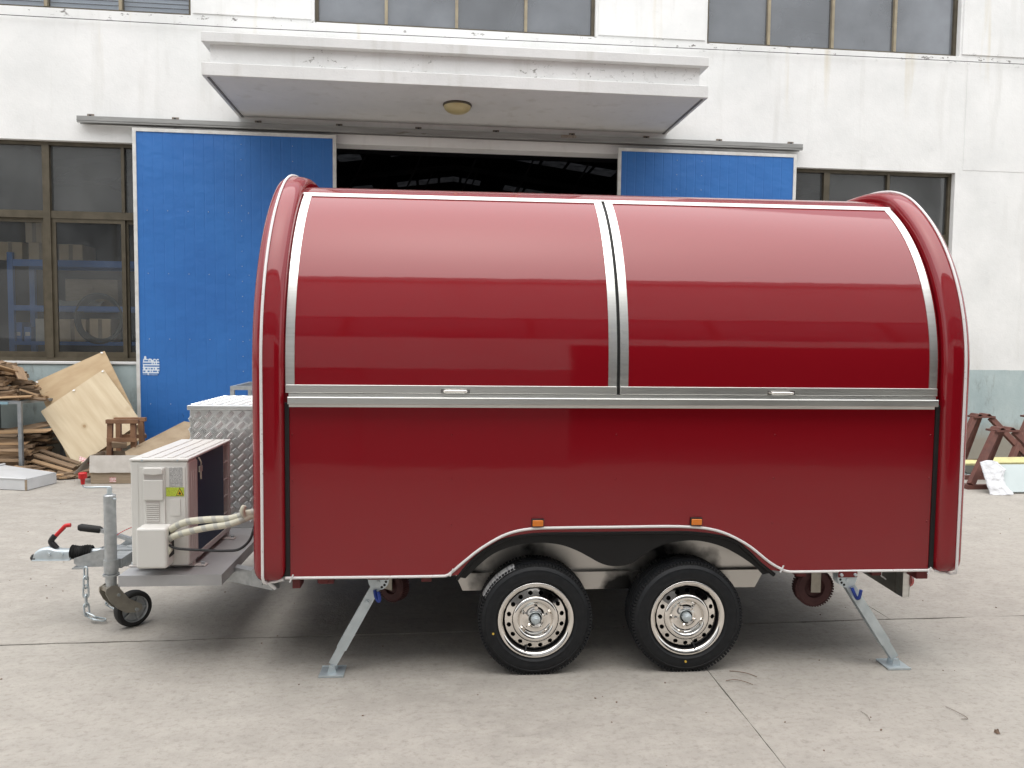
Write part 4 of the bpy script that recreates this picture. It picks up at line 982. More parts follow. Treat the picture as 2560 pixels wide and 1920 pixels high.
q = MB()
prof = []
for i in range(9):
    prof.append((0.040+0.003*math.cos(i), -2.108+0.0135*i)); prof.append((0.031, -2.101+0.0135*i))
q.lathe([(r, x) for r, x in prof], (0, YT, cz_), (1,0,0), 24); q.build('rubber_bellows', 'black_soft', ft, 60)
q = MB(); q.cyl((-2.0, YT, cz_), (-1.94, YT, cz_+0.004), 0.02, n=14); q.build('drawbar_tube', 'zinc', ft, 50)
cp_ = thing_part('coupler', ft)
co = spline([(-2.320,0.352),(-2.305,0.392),(-2.275,0.412),(-2.225,0.420),(-2.185,0.408),(-2.105,0.405)], 4)
q = MB(); rows_ = []
for p in co:
    w_ = 0.032; rows_.append([(p.x, YT-w_, 0.350), (p.x, YT-w_*1.02, p.y-0.014), (p.x, YT-w_*0.75, p.y-0.003), (p.x, YT, p.y), (p.x, YT+w_*0.75, p.y-0.003), (p.x, YT+w_*1.02, p.y-0.014), (p.x, YT+w_, 0.350)])
q.grid(rows_); q.add([rows_[0][i] for i in range(7)], [tuple(range(7))]); q.add([rows_[-1][i] for i in range(7)], [tuple(range(7))]); q.build('coupler_head', 'zinc', cp_, 45)
part('coupler_flange', 'zinc', cp_, (-2.315, -2.105, YT-0.042, YT+0.042, 0.344, 0.350), bevel=0.002)
q = MB(); q.lathe([(0.0,-0.018),(0.030,-0.016),(0.034,-0.004),(0.026,0.012),(0.0,0.016)], (-2.308, YT, 0.360), (0,0,1), 18); q.build('ball_cup', 'black', cp_, 50)
for x in (-2.22, -2.15):
    q = MB(); q.cyl((x, YT-0.034, 0.382), (x, YT-0.044, 0.382), 0.011, n=6); q.build('bolt', 'zinc', cp_)
lv = thing_part('locking_lever', ft)
q = MB(); q.tube(spline([(-2.195,YT,0.405),(-2.215,YT,0.430),(-2.225,YT,0.452),(-2.205,YT,0.480)], 4), [0.018]*6+[0.017]*7, 8); q.build('lever_base', 'black', lv, 60)
q = MB(); q.bar((-2.222,YT,0.458),(-2.150,YT,0.528), 0.026, 0.016); q.build('lever_grip', 'black', lv, bevel=0.004)
q = MB(); q.tube(spline([(-2.190,YT-0.012,0.487),(-2.160,YT-0.010,0.520),(-2.140,YT-0.006,0.541),(-2.112,YT-0.004,0.545)], 4), 0.012, 8); q.build('lever_tip', 'red_plastic', lv, 60)
hb = thing_part('hand_brake', ft)
q = MB(); q.tube([(-2.083,YT+0.03,0.521),(-2.070,YT+0.03,0.522),(-1.965,YT+0.03,0.508),(-1.955,YT+0.03,0.505)], [0.017,0.022,0.021,0.016], 12); q.build('brake_grip', 'black_soft', hb, 50)
q = MB(); q.bar((-1.96,YT+0.02,0.507),(-1.72,YT+0.02,0.425),0.008,0.022); q.bar((-1.96,YT+0.045,0.503),(-1.72,YT+0.045,0.421),0.008,0.022); q.build('brake_lever', 'galv', hb)
q = MB(); q.prism([(-1.86,0.412),(-1.74,0.412),(-1.70,0.47),(-1.78,0.475)], lambda u, v, t: (u, t, v), YT+0.05, YT+0.056); q.build('brake_quadrant', 'galv', hb)
q = MB(); q.tube(spline([(-1.83,0.80,0.49),(-1.78,0.78,0.53),(-1.70,0.76,0.57),(-1.6,0.74,0.60)], 4), 0.0022, 5); q.build('breakaway_wire', 'red_plastic', ft)

# jockey wheel
jk = thing_part('jockey_wheel', ft); jx, jy = -1.782, 0.668
q = MB(); q.lathe([(0.0,0.775),(0.026,0.775),(0.0315,0.770),(0.0315,0.335)], (jx,jy,0), (0,0,1), 24); q.build('outer_tube', 'galv', jk, 40)
q = MB(); q.lathe([(0.032,0.322),(0.043,0.322),(0.043,0.332),(0.032,0.332)], (jx,jy,0), (0,0,1), 24, closed=True); q.build('tube_ring', 'galv', jk, 40)
q = MB(); q.cyl((jx,jy,0.336),(jx,jy,0.232),0.0275,n=20); q.build('inner_tube', 'galv', jk, 40)
q = MB(); q.cyl((jx,jy,0.7755),(jx,jy,0.812),0.0135,n=12); q.tube(spline([(jx+0.008,jy,0.815),(jx-0.05,jy,0.816),(jx-0.115,jy,0.815),(jx-0.138,jy,0.822),(jx-0.140,jy,0.845)], 4), 0.0062, 8); q.build('crank', 'zinc', jk, 50)
q = MB(); q.lathe([(0.0,0.832),(0.010,0.832),(0.0115,0.855),(0.014,0.862),(0.0215,0.866),(0.0225,0.893),(0.019,0.897),(0.0,0.897)], (jx-0.140,jy,0), (0,0,1), 20); q.build('crank_knob', 'red_plastic', jk, 40)
q = MB(); q.cyl((jx+0.028,jy-0.02,0.755),(jx+0.046,jy-0.03,0.755),0.005,n=8); q.build('grease_nipple', 'zinc', jk)
part('clamp', 'galv', jk, (jx-0.042, jx+0.042, jy+0.034, YT-0.058, 0.352, 0.405)); q = MB(); q.lathe([(0.0320,0.345),(0.0375,0.345),(0.0375,0.412),(0.0320,0.412)], (jx,jy,0), (0,0,1), 24, closed=True); q.build('clamp_ring', 'galv', jk, 40)
ja = Vector((0.766,-0.643,0)); jt = Vector((0.643,0.766,0)); wc = Vector((jx,jy,0))+jt*0.118+Vector((0,0,0.103))
q = MB(); q.lathe([(0.074,-0.026),(0.090,-0.028),(0.099,-0.022),(0.1015,-0.012),(0.1015,0.012),(0.099,0.022),(0.090,0.028),(0.074,0.026)], wc, ja, 48); q.build('wheel_tyre', 'black_soft', jk, 35)
q = MB(); q.lathe([(0.0745,0.025),(0.070,0.022),(0.066,0.008),(0.03,0.006),(0.025,0.024),(0.0,0.024)], wc, ja, 40); q.lathe([(0.0745,-0.025),(0.070,-0.022),(0.066,-0.008),(0.03,-0.006),(0.025,-0.024),(0.0,-0.024)], wc, ja, 40)
for i in range(5):
    t = i*2*math.pi/5; rd = jt*math.cos(t)+Vector((0,0,1))*math.sin(t); q.bar(wc+rd*0.024+ja*0.014, wc+rd*0.068+ja*0.014, 0.008, 0.012, up=ja)
q.build('wheel_hub', 'galv', jk, 40)
top = Vector((jx,jy,0.245))
for s_ in (-1, 1):
    ce = ja*(0.036*s_); poly3 = [(-0.048,0.262),(-0.020,0.275),(0.010,0.270),(0.030,0.245),(0.075,0.180),(0.150,0.125),(0.152,0.098),(0.130,0.085),(0.060,0.100),(0.015,0.135),(-0.030,0.190),(-0.050,0.235)]
    q = MB(); q.prism(poly3, lambda u, v, t: Vector((jx,jy,0))+jt*u+Vector((0,0,v))+ja*t, 0.036*s_-0.003, 0.036*s_+0.003); q.build('fork_plate', 'fork', jk, 30)
q = MB(); q.obox(Vector((jx,jy,0.255))+jt*-0.005, jt*0.035, ja*0.0325, Vector((0,0,0.012))); q.build('fork_head', 'fork', jk)
q = MB(); q.cyl(wc-ja*0.048, wc+ja*0.048, 0.011, n=8); q.build('axle_bolt', 'galv', jk, 40)
q = MB(); pv = Vector((jx,jy,0.215))+jt*0.018; q.cyl(pv-ja*0.046, pv+ja*0.046, 0.009, n=6); q.build('fork_bolt', 'galv', jk, 40)

# safety chains: separate links
def link_mesh():
    q = MB(); a, r = 0.0225, 0.0130; pts = []
    for i in range(7): t = math.pi*i/6; pts.append((r*math.cos(t), 0, a+r*math.sin(t)))
    for i in range(7): t = math.pi+math.pi*i/6; pts.append((r*math.cos(t), 0, -a+r*math.sin(t)))
    q.tube(pts, 0.0054, 6, closed=True); return q.mesh('chain_link', M['zinc'], 60)
LM = link_mesh()
def chain(pts, name='safety_chain'):
    c = thing_part(name, ft); P = [Vector(p) for p in pts]; step = 0.053
    # walk the polyline
    seg, pos, k, roll_ = 0, P[0].copy(), 0, 0
    while seg < len(P)-1:
        tgt = P[seg+1]; d = tgt-pos
        if d.length < step: seg += 1; continue
        d.normalize(); mid = pos+d*step/2
        o = bpy.data.objects.new('chain_link', LM); COL.objects.link(o); o.parent = c
        qd = d.to_track_quat('Z', 'X'); o.matrix_local = Matrix.Translation(mid) @ qd.to_matrix().to_4x4() @ Matrix.Rotation(R(12 if k % 2 else 100), 4, 'Z')
        pos = pos+d*step; k += 1
chain([(-1.995,0.835,0.312),(-1.996,0.832,0.20),(-1.994,0.828,0.10),(-1.985,0.82,0.024),(-1.955,0.815,0.0165),(-1.91,0.80,0.0165),(-1.87,0.805,0.0165)])
chain([(-1.945,1.005,0.312),(-1.948,1.008,0.18),(-1.952,1.01,0.06),(-1.958,1.0,0.0165),(-1.92,0.99,0.0165),(-1.90,1.0,0.0165)])

# ================================================================== air conditioner outdoor unit on the platform
AX0, AX1, AY0, AY1, AZ0, AZ1 = -1.500, -1.219, 0.25, 0.975, 0.497, 1.026
ac = thing('air_conditioner_unit', 'ivory air conditioner outdoor unit standing on the trailer front platform', 'air conditioner', (-1.36, 0.6, 0.467), trailer=True)
part('end_cabinet', 'ac', ac, (AX0, AX1, AY0, AY0+0.135, AZ0, AZ1), bevel=0.010)
part('fan_cabinet', 'ac', ac, (AX0, AX0+0.20, AY0+0.1355, AY1, AZ0, AZ1), bevel=0.008)
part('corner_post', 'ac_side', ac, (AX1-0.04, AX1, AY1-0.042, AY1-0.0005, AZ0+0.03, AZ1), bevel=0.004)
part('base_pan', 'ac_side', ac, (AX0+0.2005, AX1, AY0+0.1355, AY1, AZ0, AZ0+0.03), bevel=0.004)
part('coil', 'coil', ac, (AX1-0.04, AX1-0.005, AY0+0.136, AY0+0.60, AZ0+0.0305, AZ1-0.002))
q = MB()
for z in [AZ0+0.12+i*0.10 for i in range(5)]: q.cyl((AX1-0.008, AY0+0.60, z), (AX1-0.008, AY1-0.043, z), 0.004, n=6)
for k in range(3): q.cyl((AX1-0.008, AY0+0.61+k*0.03, AZ0+0.031), (AX1-0.008, AY0+0.61+k*0.03, AZ1-0.002), 0.0025, n=6)
q.build('guard_bars', 'ac_side', ac, 50)
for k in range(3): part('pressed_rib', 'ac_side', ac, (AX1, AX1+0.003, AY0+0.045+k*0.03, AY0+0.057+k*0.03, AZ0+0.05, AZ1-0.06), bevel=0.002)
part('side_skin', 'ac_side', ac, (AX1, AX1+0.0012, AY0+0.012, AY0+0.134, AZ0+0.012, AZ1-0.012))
q = MB(); q.box(AX0-0.004, AX1+0.004, AY0-0.004, AY1+0.004, AZ1+0.0003, AZ1+0.014); tc_ = q.build('top_cover', 'ac', ac, bevel=0.006)
for k in range(4):
    x = AX0+0.045+k*0.062; part('cover_rib', 'ac', ac, (x, x+0.032, AY0+0.03, AY1-0.03, AZ1+0.0141, AZ1+0.0175), bevel=0.003)
for x in (AX0+0.062, AX1-0.048):
    q = MB(); q.cyl((x, AY0-0.0045, AZ1+0.006), (x, AY0-0.008, AZ1+0.006), 0.0055, n=10); q.build('screw', 'zinc', ac, 50)
yf = AY0
part('panel_seam', 'ac_side', ac, (-1.462, -1.4605, yf-0.0008, yf-0.0001, AZ0+0.015, AZ1-0.014))
part('front_panel', 'ac', ac, (-1.452, -1.232, yf-0.004, yf-0.0001, AZ0+0.03, AZ1-0.028), bevel=0.003)
part('service_cover', 'ac', ac, (-1.432, -1.328, yf-0.012, yf-0.0042, 0.712, 0.998), bevel=0.004)
q = MB(); q.prism([(-1.430,0.990),(-1.420,0.996),(-1.345,0.996),(-1.334,0.990),(-1.334,0.966),(-1.380,0.960),(-1.430,0.966)], lambda u, v, t: (u, t, v), yf-0.026, yf-0.0122); q.build('grip_hood', 'ac', ac, bevel=0.004)
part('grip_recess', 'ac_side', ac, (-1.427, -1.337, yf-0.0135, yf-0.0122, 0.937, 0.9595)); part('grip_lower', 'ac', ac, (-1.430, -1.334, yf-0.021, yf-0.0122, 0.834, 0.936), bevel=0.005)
for k in range(9):
    z = 0.727+k*0.0105; part('vent_slat', 'ac', ac, (-1.418, -1.356, yf-0.017, yf-0.0122, z, z+0.0055), bevel=0.001)
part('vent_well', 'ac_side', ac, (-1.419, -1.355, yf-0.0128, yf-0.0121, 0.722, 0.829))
part('pressed_square', 'ac', ac, (-1.306, -1.256, yf-0.0065, yf-0.0042, 0.752, 0.838), bevel=0.002)
part('spec_label', 'spec_label', ac, (-1.309, -1.245, yf-0.0056, yf-0.0042, 0.902, 0.996))
part('warning_label', 'warn_label', ac, (-1.325, -1.238, yf-0.0064, yf-0.0057, 0.851, 0.896))
tr3 = [(-1.277,0.8555),(-1.240,0.8555),(-1.2585,0.8935)]
q = MB(); q.prism(tr3, lambda u, v, t: (u, t, v), yf-0.0070, yf-0.0065); q.build('warning_triangle', 'ink', ac)
q = MB(); q.prism([(-1.2725,0.8580),(-1.2445,0.8580),(-1.2585,0.8880)], lambda u, v, t: (u, t, v), yf-0.0075, yf-0.0071); q.build('warning_triangle_field', 'sign_yellow', ac)
q = MB(); q.prism([(-1.2635,0.8605),(-1.2535,0.8605),(-1.2520,0.8660),(-1.2560,0.8710),(-1.2590,0.8775),(-1.2610,0.8710),(-1.2650,0.8660)], lambda u, v, t: (u, t, v), yf-0.0080, yf-0.0076); q.build('flame_symbol', 'ink', ac)
# valve cover
q = MB(); q.box(-1.438, -1.290, yf-0.105, yf-0.0042, 0.512, 0.715); q.build('valve_cover', 'ac', ac, bevel=0.014)
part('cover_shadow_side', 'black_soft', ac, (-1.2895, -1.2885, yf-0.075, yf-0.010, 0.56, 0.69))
q = MB()
for x in (-1.385, -1.315): q.cyl((x, yf-0.0045, 0.506), (x, yf-0.010, 0.506), 0.006, n=8)
q.build('base_screws', 'zinc', ac)
for y_ in (AY0+0.10, AY0+0.62):
    for x0_, x1_ in ((AX1-0.02, AX1+0.055), (AX0-0.05, AX0+0.02)):
        part('foot', 'ac_side', ac, (x0_, x1_, y_-0.022, y_+0.022, 0.4675, 0.476), bevel=0.006)
        q = MB(); q.cyl(((x0_+x1_)/2+(0.018 if x0_ > -1.3 else -0.018), y_, 0.4765), ((x0_+x1_)/2+(0.018 if x0_ > -1.3 else -0.018), y_, 0.487), 0.010, n=6); q.build('foot_bolt', 'zinc', ac)
for y_ in (AY0+0.06, AY0+0.66): part('base_rail', 'ac_side', ac, (AX0+0.005, AX1-0.005, y_, y_+0.05, 0.4762, AZ0-0.0005))
q = MB(); q.box(AX1+0.002, AX1+0.010, AY0+0.150, AY0+0.190, 0.945, 0.975); q.tube(spline([(AX1+0.004,AY0+0.15,1.02),(AX1+0.012,AY0+0.16,0.995),(AX1+0.006,AY0+0.17,0.975)],4),0.004,6); q.cyl((AX1+0.006,AY0+0.172,0.944),(AX1+0.006,AY0+0.175,0.905),0.005,n=8); q.build('sensor_clip', 'foam_pipe', ac)
pA = spline([(-1.295,0.205,0.680),(-1.262,0.185,0.712),(-1.19,0.165,0.742),(-1.08,0.140,0.757),(-0.98,0.125,0.765),(-0.90,0.12,0.79),(-0.845,0.125,0.80)], 6)
pB = spline([(-1.295,0.190,0.648),(-1.255,0.170,0.672),(-1.17,0.145,0.700),(-1.08,0.125,0.722),(-0.99,0.11,0.738),(-0.91,0.115,0.765),(-0.850,0.13,0.79)], 6)
for pp, r_ in ((pA, 0.0175), (pB, 0.0165)):
    q = MB(); q.tube(pp, r_, 12); q.build('insulated_pipe', 'foam_pipe', ac, 60)
q = MB(); q.tube([(-1.295,0.185,0.635),(-1.283,0.175,0.60),(-1.292,0.17,0.575)], [0.012,0.013,0.004], 8); q.build('pipe_tape_end', 'foam_pipe', ac, 60)
q = MB(); q.tube(spline([(-0.905,0.115,0.77),(-0.915,0.098,0.80),(-0.905,0.095,0.835)],4), [0.013]*8+[0.009], 8); q.build('tape_knot', 'foam_pipe', ac, 60)
q = MB(); q.tube(spline([(-1.295,0.18,0.625),(-1.24,0.15,0.612),(-1.10,0.12,0.610),(-1.0,0.10,0.612),(-0.93,0.09,0.622),(-0.885,0.10,0.66),(-0.868,0.12,0.71),(-0.86,0.14,0.76)], 6), 0.0065, 8); q.build('power_cable', 'wire_black', ac, 60)

# ================================================================== checker plate storage box
BX0, BX1, BY0, BY1, BZ0, BZ1 = -1.505, -1.055, 1.135, 1.93, 0.468, 1.198
sb = thing('storage_box', 'aluminium checker plate storage box behind the air conditioner', 'storage box', (-1.28, 1.53, 0.467), trailer=True)
part('box_body', 'checker', sb, (BX0, BX1, BY0, BY1, BZ0, BZ1), bevel=0.004)
part('box_lid', 'checker', sb, (BX0-0.012, BX1+0.012, BY0-0.014, BY1+0.012, BZ1+0.0005, BZ1+0.030), bevel=0.005)
def treads(fn, u0, u1, v0, v1, p=0.066):
    q = MB(); i = 0; v = v0+p*0.5
    while v < v1-0.01:
        u = u0+p*(0.5 if i % 2 == 0 else 0.0)+0.012; j = 0
        while u < u1-0.012:
            a = R(45) if (i % 2) else R(-45)
            dx, dy = math.cos(a), math.sin(a); nx, ny = -dy, dx
            for k in (-2, -1, 0, 1, 2):
                cu, cv = u+nx*k*0.0088, v+ny*k*0.0088; L = 0.0175-0.0012*abs(k); w = 0.0030; hgt = 0.0030
                base = [(-L,0),(-L*0.6,-w),(L*0.6,-w),(L,0),(L*0.6,w),(-L*0.6,w)]
                topp = [(-L*0.62,0),(L*0.62,0)]
                vs_ = [fn(cu+a_*dx+b_*nx, cv+a_*dy+b_*ny, 0.0) for a_, b_ in base]+[fn(cu+a_*dx+b_*nx, cv+a_*dy+b_*ny, hgt) for a_, b_ in topp]
                q.add(vs_, [(0,1,6),(1,2,7,6),(2,3,7),(3,4,7),(4,5,6,7),(5,0,6)])
            u += p
        v += p*0.5; i += 1
    return q
tag(treads(lambda u, v, h: (u, BY0-0.0003-h, v), BX0, BX1, BZ0+0.01, BZ1-0.01).build('front_treads', 'checker', sb), kind='stuff')
tag(treads(lambda u, v, h: (BX0-0.0003-h, u, v), BY0, BY1, BZ0+0.01, BZ1-0.01).build('end_treads', 'checker', sb), kind='stuff')
tag(treads(lambda u, v, h: (u, v, BZ1+0.0303+h), BX0-0.005, BX1+0.005, BY0, BY1).build('lid_treads', 'checker', sb), kind='stuff')

# ================================================================== loose things on the left
# plain plank meshes shared by all the scrap boards
def plank_mesh(k):
    rnd = random.Random(k); q = MB(); e = lambda: 1+rnd.uniform(-0.14, 0.02)
    q.add([(-0.5*e(),-0.5*e(),-0.5),(0.5*e(),-0.5*e(),-0.5),(0.5*e(),0.5*e(),-0.5),(-0.5*e(),0.5*e(),-0.5),(-0.5*e(),-0.5*e(),0.5),(0.5*e(),-0.5*e(),0.5),(0.5*e(),0.5*e(),0.5),(-0.5*e(),0.5*e(),0.5)],
          [(0,3,2,1),(4,5,6,7),(0,1,5,4),(1,2,6,5),(2,3,7,6),(3,0,4,7)])
    return q
PM = [plank_mesh(k).mesh('plank', M['wood_grey'] if k % 3 else M['wood_warm']) for k in range(9)]
def plank(parent, c, L, w, t, yaw_=0.0, pit=0.0, rol=0.0, k=None):
    o = bpy.data.objects.new('plank', random.choice(PM) if k is None else PM[k]); COL.objects.link(o); o.parent = parent
    o.matrix_local = Matrix.Translation(Vector(c)-OFFS[parent.name]) @ Matrix.Rotation(yaw_, 4, 'Z') @ Matrix.Rotation(pit, 4, 'Y') @ Matrix.Rotation(rol, 4, 'X') @ Matrix.Diagonal((L, w, t, 1))
    return o
RZ = 0.868                                  # rack top height
RX = -4.58                                  # right end of the rack
rack = thing('steel_rack', 'grey steel rack frame below the window carrying scrap wood', 'rack', (-5.1, 9.6, 0))
for (x, y) in ((-4.745, 9.30), (RX, 9.93), (-5.9, 9.30), (-5.32, 9.93), (-5.9, 9.93)):
    q = MB(); q.box(x-0.02, x+0.02, y-0.02, y+0.02, 0, RZ-0.032); q.build('rack_leg', 'rack_steel', rack)
q = MB(); q.bar((-6.0,9.30,RZ-0.016),(-4.725,9.30,RZ-0.016),0.04,0.03); q.build('rack_rail', 'rack_steel', rack)
q = MB(); q.bar((-6.0,9.93,RZ-0.016),(-4.56,9.93,RZ-0.016),0.04,0.03); q.build('rack_rail', 'rack_steel', rack)
q = MB(); q.bar((-4.745,9.321,RZ-0.016),(RX,9.909,RZ-0.016),0.04,0.03); q.build('rack_rail', 'rack_steel', rack)
part('edge_strip', 'pale_blue', rack, (-6.0, -4.86, 9.265, 9.279, RZ-0.034, RZ-0.006))
part('rack_top', 'rack_steel', rack, (-6.0, -4.76, 9.2795, 9.95, RZ+0.0002, RZ+0.006))
# heap on top of the rack
hp = thing('scrap_wood_pile', 'heap of split scrap boards piled on top of the steel rack', 'wood pile', (-5.1, 9.6, RZ+0.006))
rnd = random.Random(3)
z = RZ+0.02
while z < 1.31:
    f = (z-RZ)/0.46; xr = -4.70-0.56*f**0.9
    for y in (9.40, 9.52, 9.66, 9.80):
        x = xr-rnd.uniform(0.0, 0.06)+0.12*(y > 9.6)
        while x > -5.75:
            ends = x < -4.98 and rnd.random() < 0.72           # left part: board ends face the yard
            t = rnd.uniform(0.022, 0.045)
            if ends:
                w = rnd.uniform(0.05, 0.10); plank(hp, (x-w/2, y+0.10*f, z+rnd.uniform(-0.012, 0.012)), rnd.uniform(0.16, 0.3), w, t, 1.57+rnd.uniform(-0.35, 0.35), rnd.uniform(-0.1, 0.1), rnd.uniform(-0.4, 0.4)); x -= w*0.95
            else:
                L = rnd.uniform(0.20, 0.40); plank(hp, (x-L/2, y+0.10*f, z+rnd.uniform(-0.01, 0.01)), L, rnd.uniform(0.06, 0.13), t, rnd.uniform(-0.3, 0.3), rnd.uniform(-0.08, 0.20), rnd.uniform(-0.3, 0.3)); x -= L*0.8
    z += 0.040
for (x, y, z_, L, w, t, yw, pt, k) in ((-5.02,9.52,1.235,0.28,0.15,0.015,0.5,0.35,0), (-5.18,9.50,1.285,0.34,0.18,0.015,0.3,0.2,1), (-4.86,9.55,1.18,0.36,0.12,0.015,-0.9,0.45,4), (-4.68,9.42,0.955,0.26,0.10,0.02,-0.2,0.28,3), (-4.92,9.33,0.90,0.62,0.11,0.02,0.10,-0.05,0), (-5.25,9.30,0.93,0.5,0.16,0.014,0.1,-0.1,2), (-4.72,9.40,0.895,0.5,0.09,0.02,-0.12,0.06,5)):
    plank(hp, (x, y, z_), L, w, t, yw, pt, -0.3, k)
# stack underneath
st = thing('scrap_wood_stack', 'stack of long brown planks stored under the steel rack', 'wood stack', (-5.1, 9.6, 0))
z = 0.012
while z < 0.47:
    t = rnd.uniform(0.022, 0.045)
    for y in (9.40, 9.55, 9.72, 9.86):
        L = rnd.uniform(0.62, 0.85); plank(st, (-4.66-L/2+rnd.uniform(-0.10, 0.06)-0.05*(y < 9.5), y+rnd.uniform(-0.02, 0.02), z+t/2), L, rnd.uniform(0.09, 0.15), t*0.96, rnd.uniform(-0.05, 0.16), rnd.uniform(-0.015, 0.015), rnd.uniform(-0.06, 0.06))
    for i in range(2):
        plank(st, (rnd.uniform(-5.55,-5.3), rnd.uniform(9.4,9.6), z+t/2), 0.3, rnd.uniform(0.05,0.1), t, rnd.uniform(0.9,2.0), 0, 0)
    z += t
plank(st, (-4.95, 9.42, z+0.02), 0.95, 0.10, 0.02, 0.06, -0.03, 0.2, 3); plank(st, (-4.8, 9.6, z+0.05), 0.6, 0.16, 0.02, 0.2, -0.2, 0.3, 1)
# boards strewn on the ground
sc = thing('strewn_scrap_boards', 'loose broken boards strewn on the ground before the plywood sheets', 'scrap wood', (-4.5, 9.3, 0))
for i in range(62):
    x = rnd.uniform(-4.95, -3.85); y = rnd.uniform(9.02, 9.62); L = rnd.uniform(0.18, 0.5); hgt = max(0.012, 0.16*(1-abs(x+4.6)/0.9)*(y-8.9)/0.7)
    plank(sc, (x, y, rnd.uniform(0.012, 0.012+hgt)), L, rnd.uniform(0.035, 0.09), rnd.uniform(0.01, 0.022), rnd.uniform(-0.3, 0.9) if rnd.random() < 0.75 else rnd.uniform(2.2, 2.9), rnd.uniform(-0.12, 0.12), rnd.uniform(-0.2, 0.2))
for (x, y, z_, L, w, yw, pt) in ((-4.40,9.36,0.16,0.62,0.07,-0.35,0.22), (-4.36,9.40,0.20,0.62,0.05,-0.35,0.24), (-4.42,9.30,0.11,0.6,0.06,-0.38,0.18), (-4.22,9.12,0.045,0.72,0.04,0.45,-0.06), (-4.12,9.05,0.02,0.5,0.05,0.35,0.0), (-4.62,9.15,0.09,0.45,0.07,-0.5,0.1)):
    plank(sc, (x, y, z_), L, w, 0.018, yw, pt, 0.25)

# plywood sheets leaning on the wall
def sheet(name, label, px_pts, a, b, t, m, cat):
    P = [at(x*0.229, 860+y*0.229, a, b) for x, y in px_pts]
    n_ = Vector((0, -1, b)).normalized()
    q = MB(); n = len(P); q.add(P+[p-n_*t for p in P], [tuple(range(n)), tuple(range(2*n-1, n-1, -1))]+[(i, n+i, n+(i+1)%n, (i+1)%n) for i in range(n)])
    lo = min(P, key=lambda p: p.z)
    # local frame: x along the first edge, so that the grain follows the sheet
    me_o = q.build(name, m, loc=lo)
    ex = (P[1]-P[0]).normalized(); ez = n_; ey = ez.cross(ex); Rm = Matrix((ex, ey, ez)).transposed().to_4x4()
    me_o.data.transform(Rm.inverted()); me_o.matrix_world = Matrix.Translation(lo) @ Rm
    return tag(me_o, label, cat)
sheet('plywood_sheet', 'darker knotty plywood sheet leaning against the wall behind another', [(385,410),(1140,75),(1600,1010),(800,1395)], 9.42, 0.40, 0.012, 'ply2', 'plywood')
sheet('plywood_sheet', 'pale plywood sheet leaning tilted in front of a darker one', [(445,735),(1130,275),(1545,850),(830,1345)], 9.34, 0.40, 0.012, 'ply', 'plywood')
for (x, y, a_, lab) in ((1110,95,9.405,'white tape scrap on the top corner of the darker plywood sheet'), (405,415,9.405,'white tape scrap on the left corner of the darker plywood sheet'), (1120,297,9.325,'white tape scrap on the top corner of the pale plywood sheet'), (805,505,9.325,'white tape scrap midway along the pale plywood upper edge')):
    c_ = at(x*0.229, 860+y*0.229, a_, 0.40); q = MB()
    q.add([c_+Vector((0.017*math.cos(k*1.05+x)*(1+0.4*math.sin(k*2.3+x)), 0.40*0.011*math.sin(k*1.05+x), 0.011*math.sin(k*1.05+x))) for k in range(6)], [tuple(range(6))])
    tag(q.build('tape_scrap', 'tape', loc=c_), lab, 'tape')
# brown wooden stool frame
stl = thing('wooden_stool', 'small brown wooden trestle stool standing before the plywood', 'stool', (-3.53, 9.15, 0))
for (x, y) in ((-3.675, 9.05), (-3.40, 9.05), (-3.66, 9.30), (-3.385, 9.30)):
    q = MB(); q.bar((x, y, 0), (x+(0.012 if x < -3.5 else -0.012), y+(0.03 if y < 9.2 else -0.03), 0.635), 0.055, 0.045, up=(0,1,0)); q.build('leg', 'wood_brown', stl)
for y in (9.065, 9.285): part('top_rail', 'wood_brown', stl, (-3.70, -3.345, y-0.028, y+0.028, 0.636, 0.682), bevel=0.004)
part('cross_rail', 'wood_brown', stl, (-3.68, -3.36, 9.008, 9.030, 0.43, 0.475)); part('cross_rail', 'wood_brown', stl, (-3.68, -3.36, 9.322, 9.342, 0.43, 0.475))
# hardboard sheet lying aslant
def quad_sheet(name, label, cat, P, t, m):
    P = [Vector(p) for p in P]; n_ = (P[1]-P[0]).cross(P[2]-P[0]).normalized()
    if n_.z < 0: n_ = -n_
    q = MB(); n = len(P); q.add(P+[p-n_*t for p in P], [tuple(range(n)), tuple(range(2*n-1, n-1, -1))]+[(i, n+i, n+(i+1)%n, (i+1)%n) for i in range(n)])
    return tag(q.build(name, m, loc=min(P, key=lambda p: p.z)), label, cat)
quad_sheet('hardboard_sheet', 'brown hardboard sheet lying aslant against the blue door', 'board', [(-3.46,8.95,0.33),(-3.30,8.72,0.03),(-2.40,8.90,0.03),(-2.52,9.60,0.52),(-3.02,9.62,0.60)], 0.012, 'board')
q = MB(); q.obox((-3.53,8.98,0.40),(0.07,0.03,-0.01),(-0.02,0.05,0.0),(0,0.0,0.03)); tag(q.build('wood_block', 'wood_grey', bevel=0.004, loc=(-3.53,8.98,0.37)), 'short wooden block lying on the hardboard beside the stool', 'wood block')
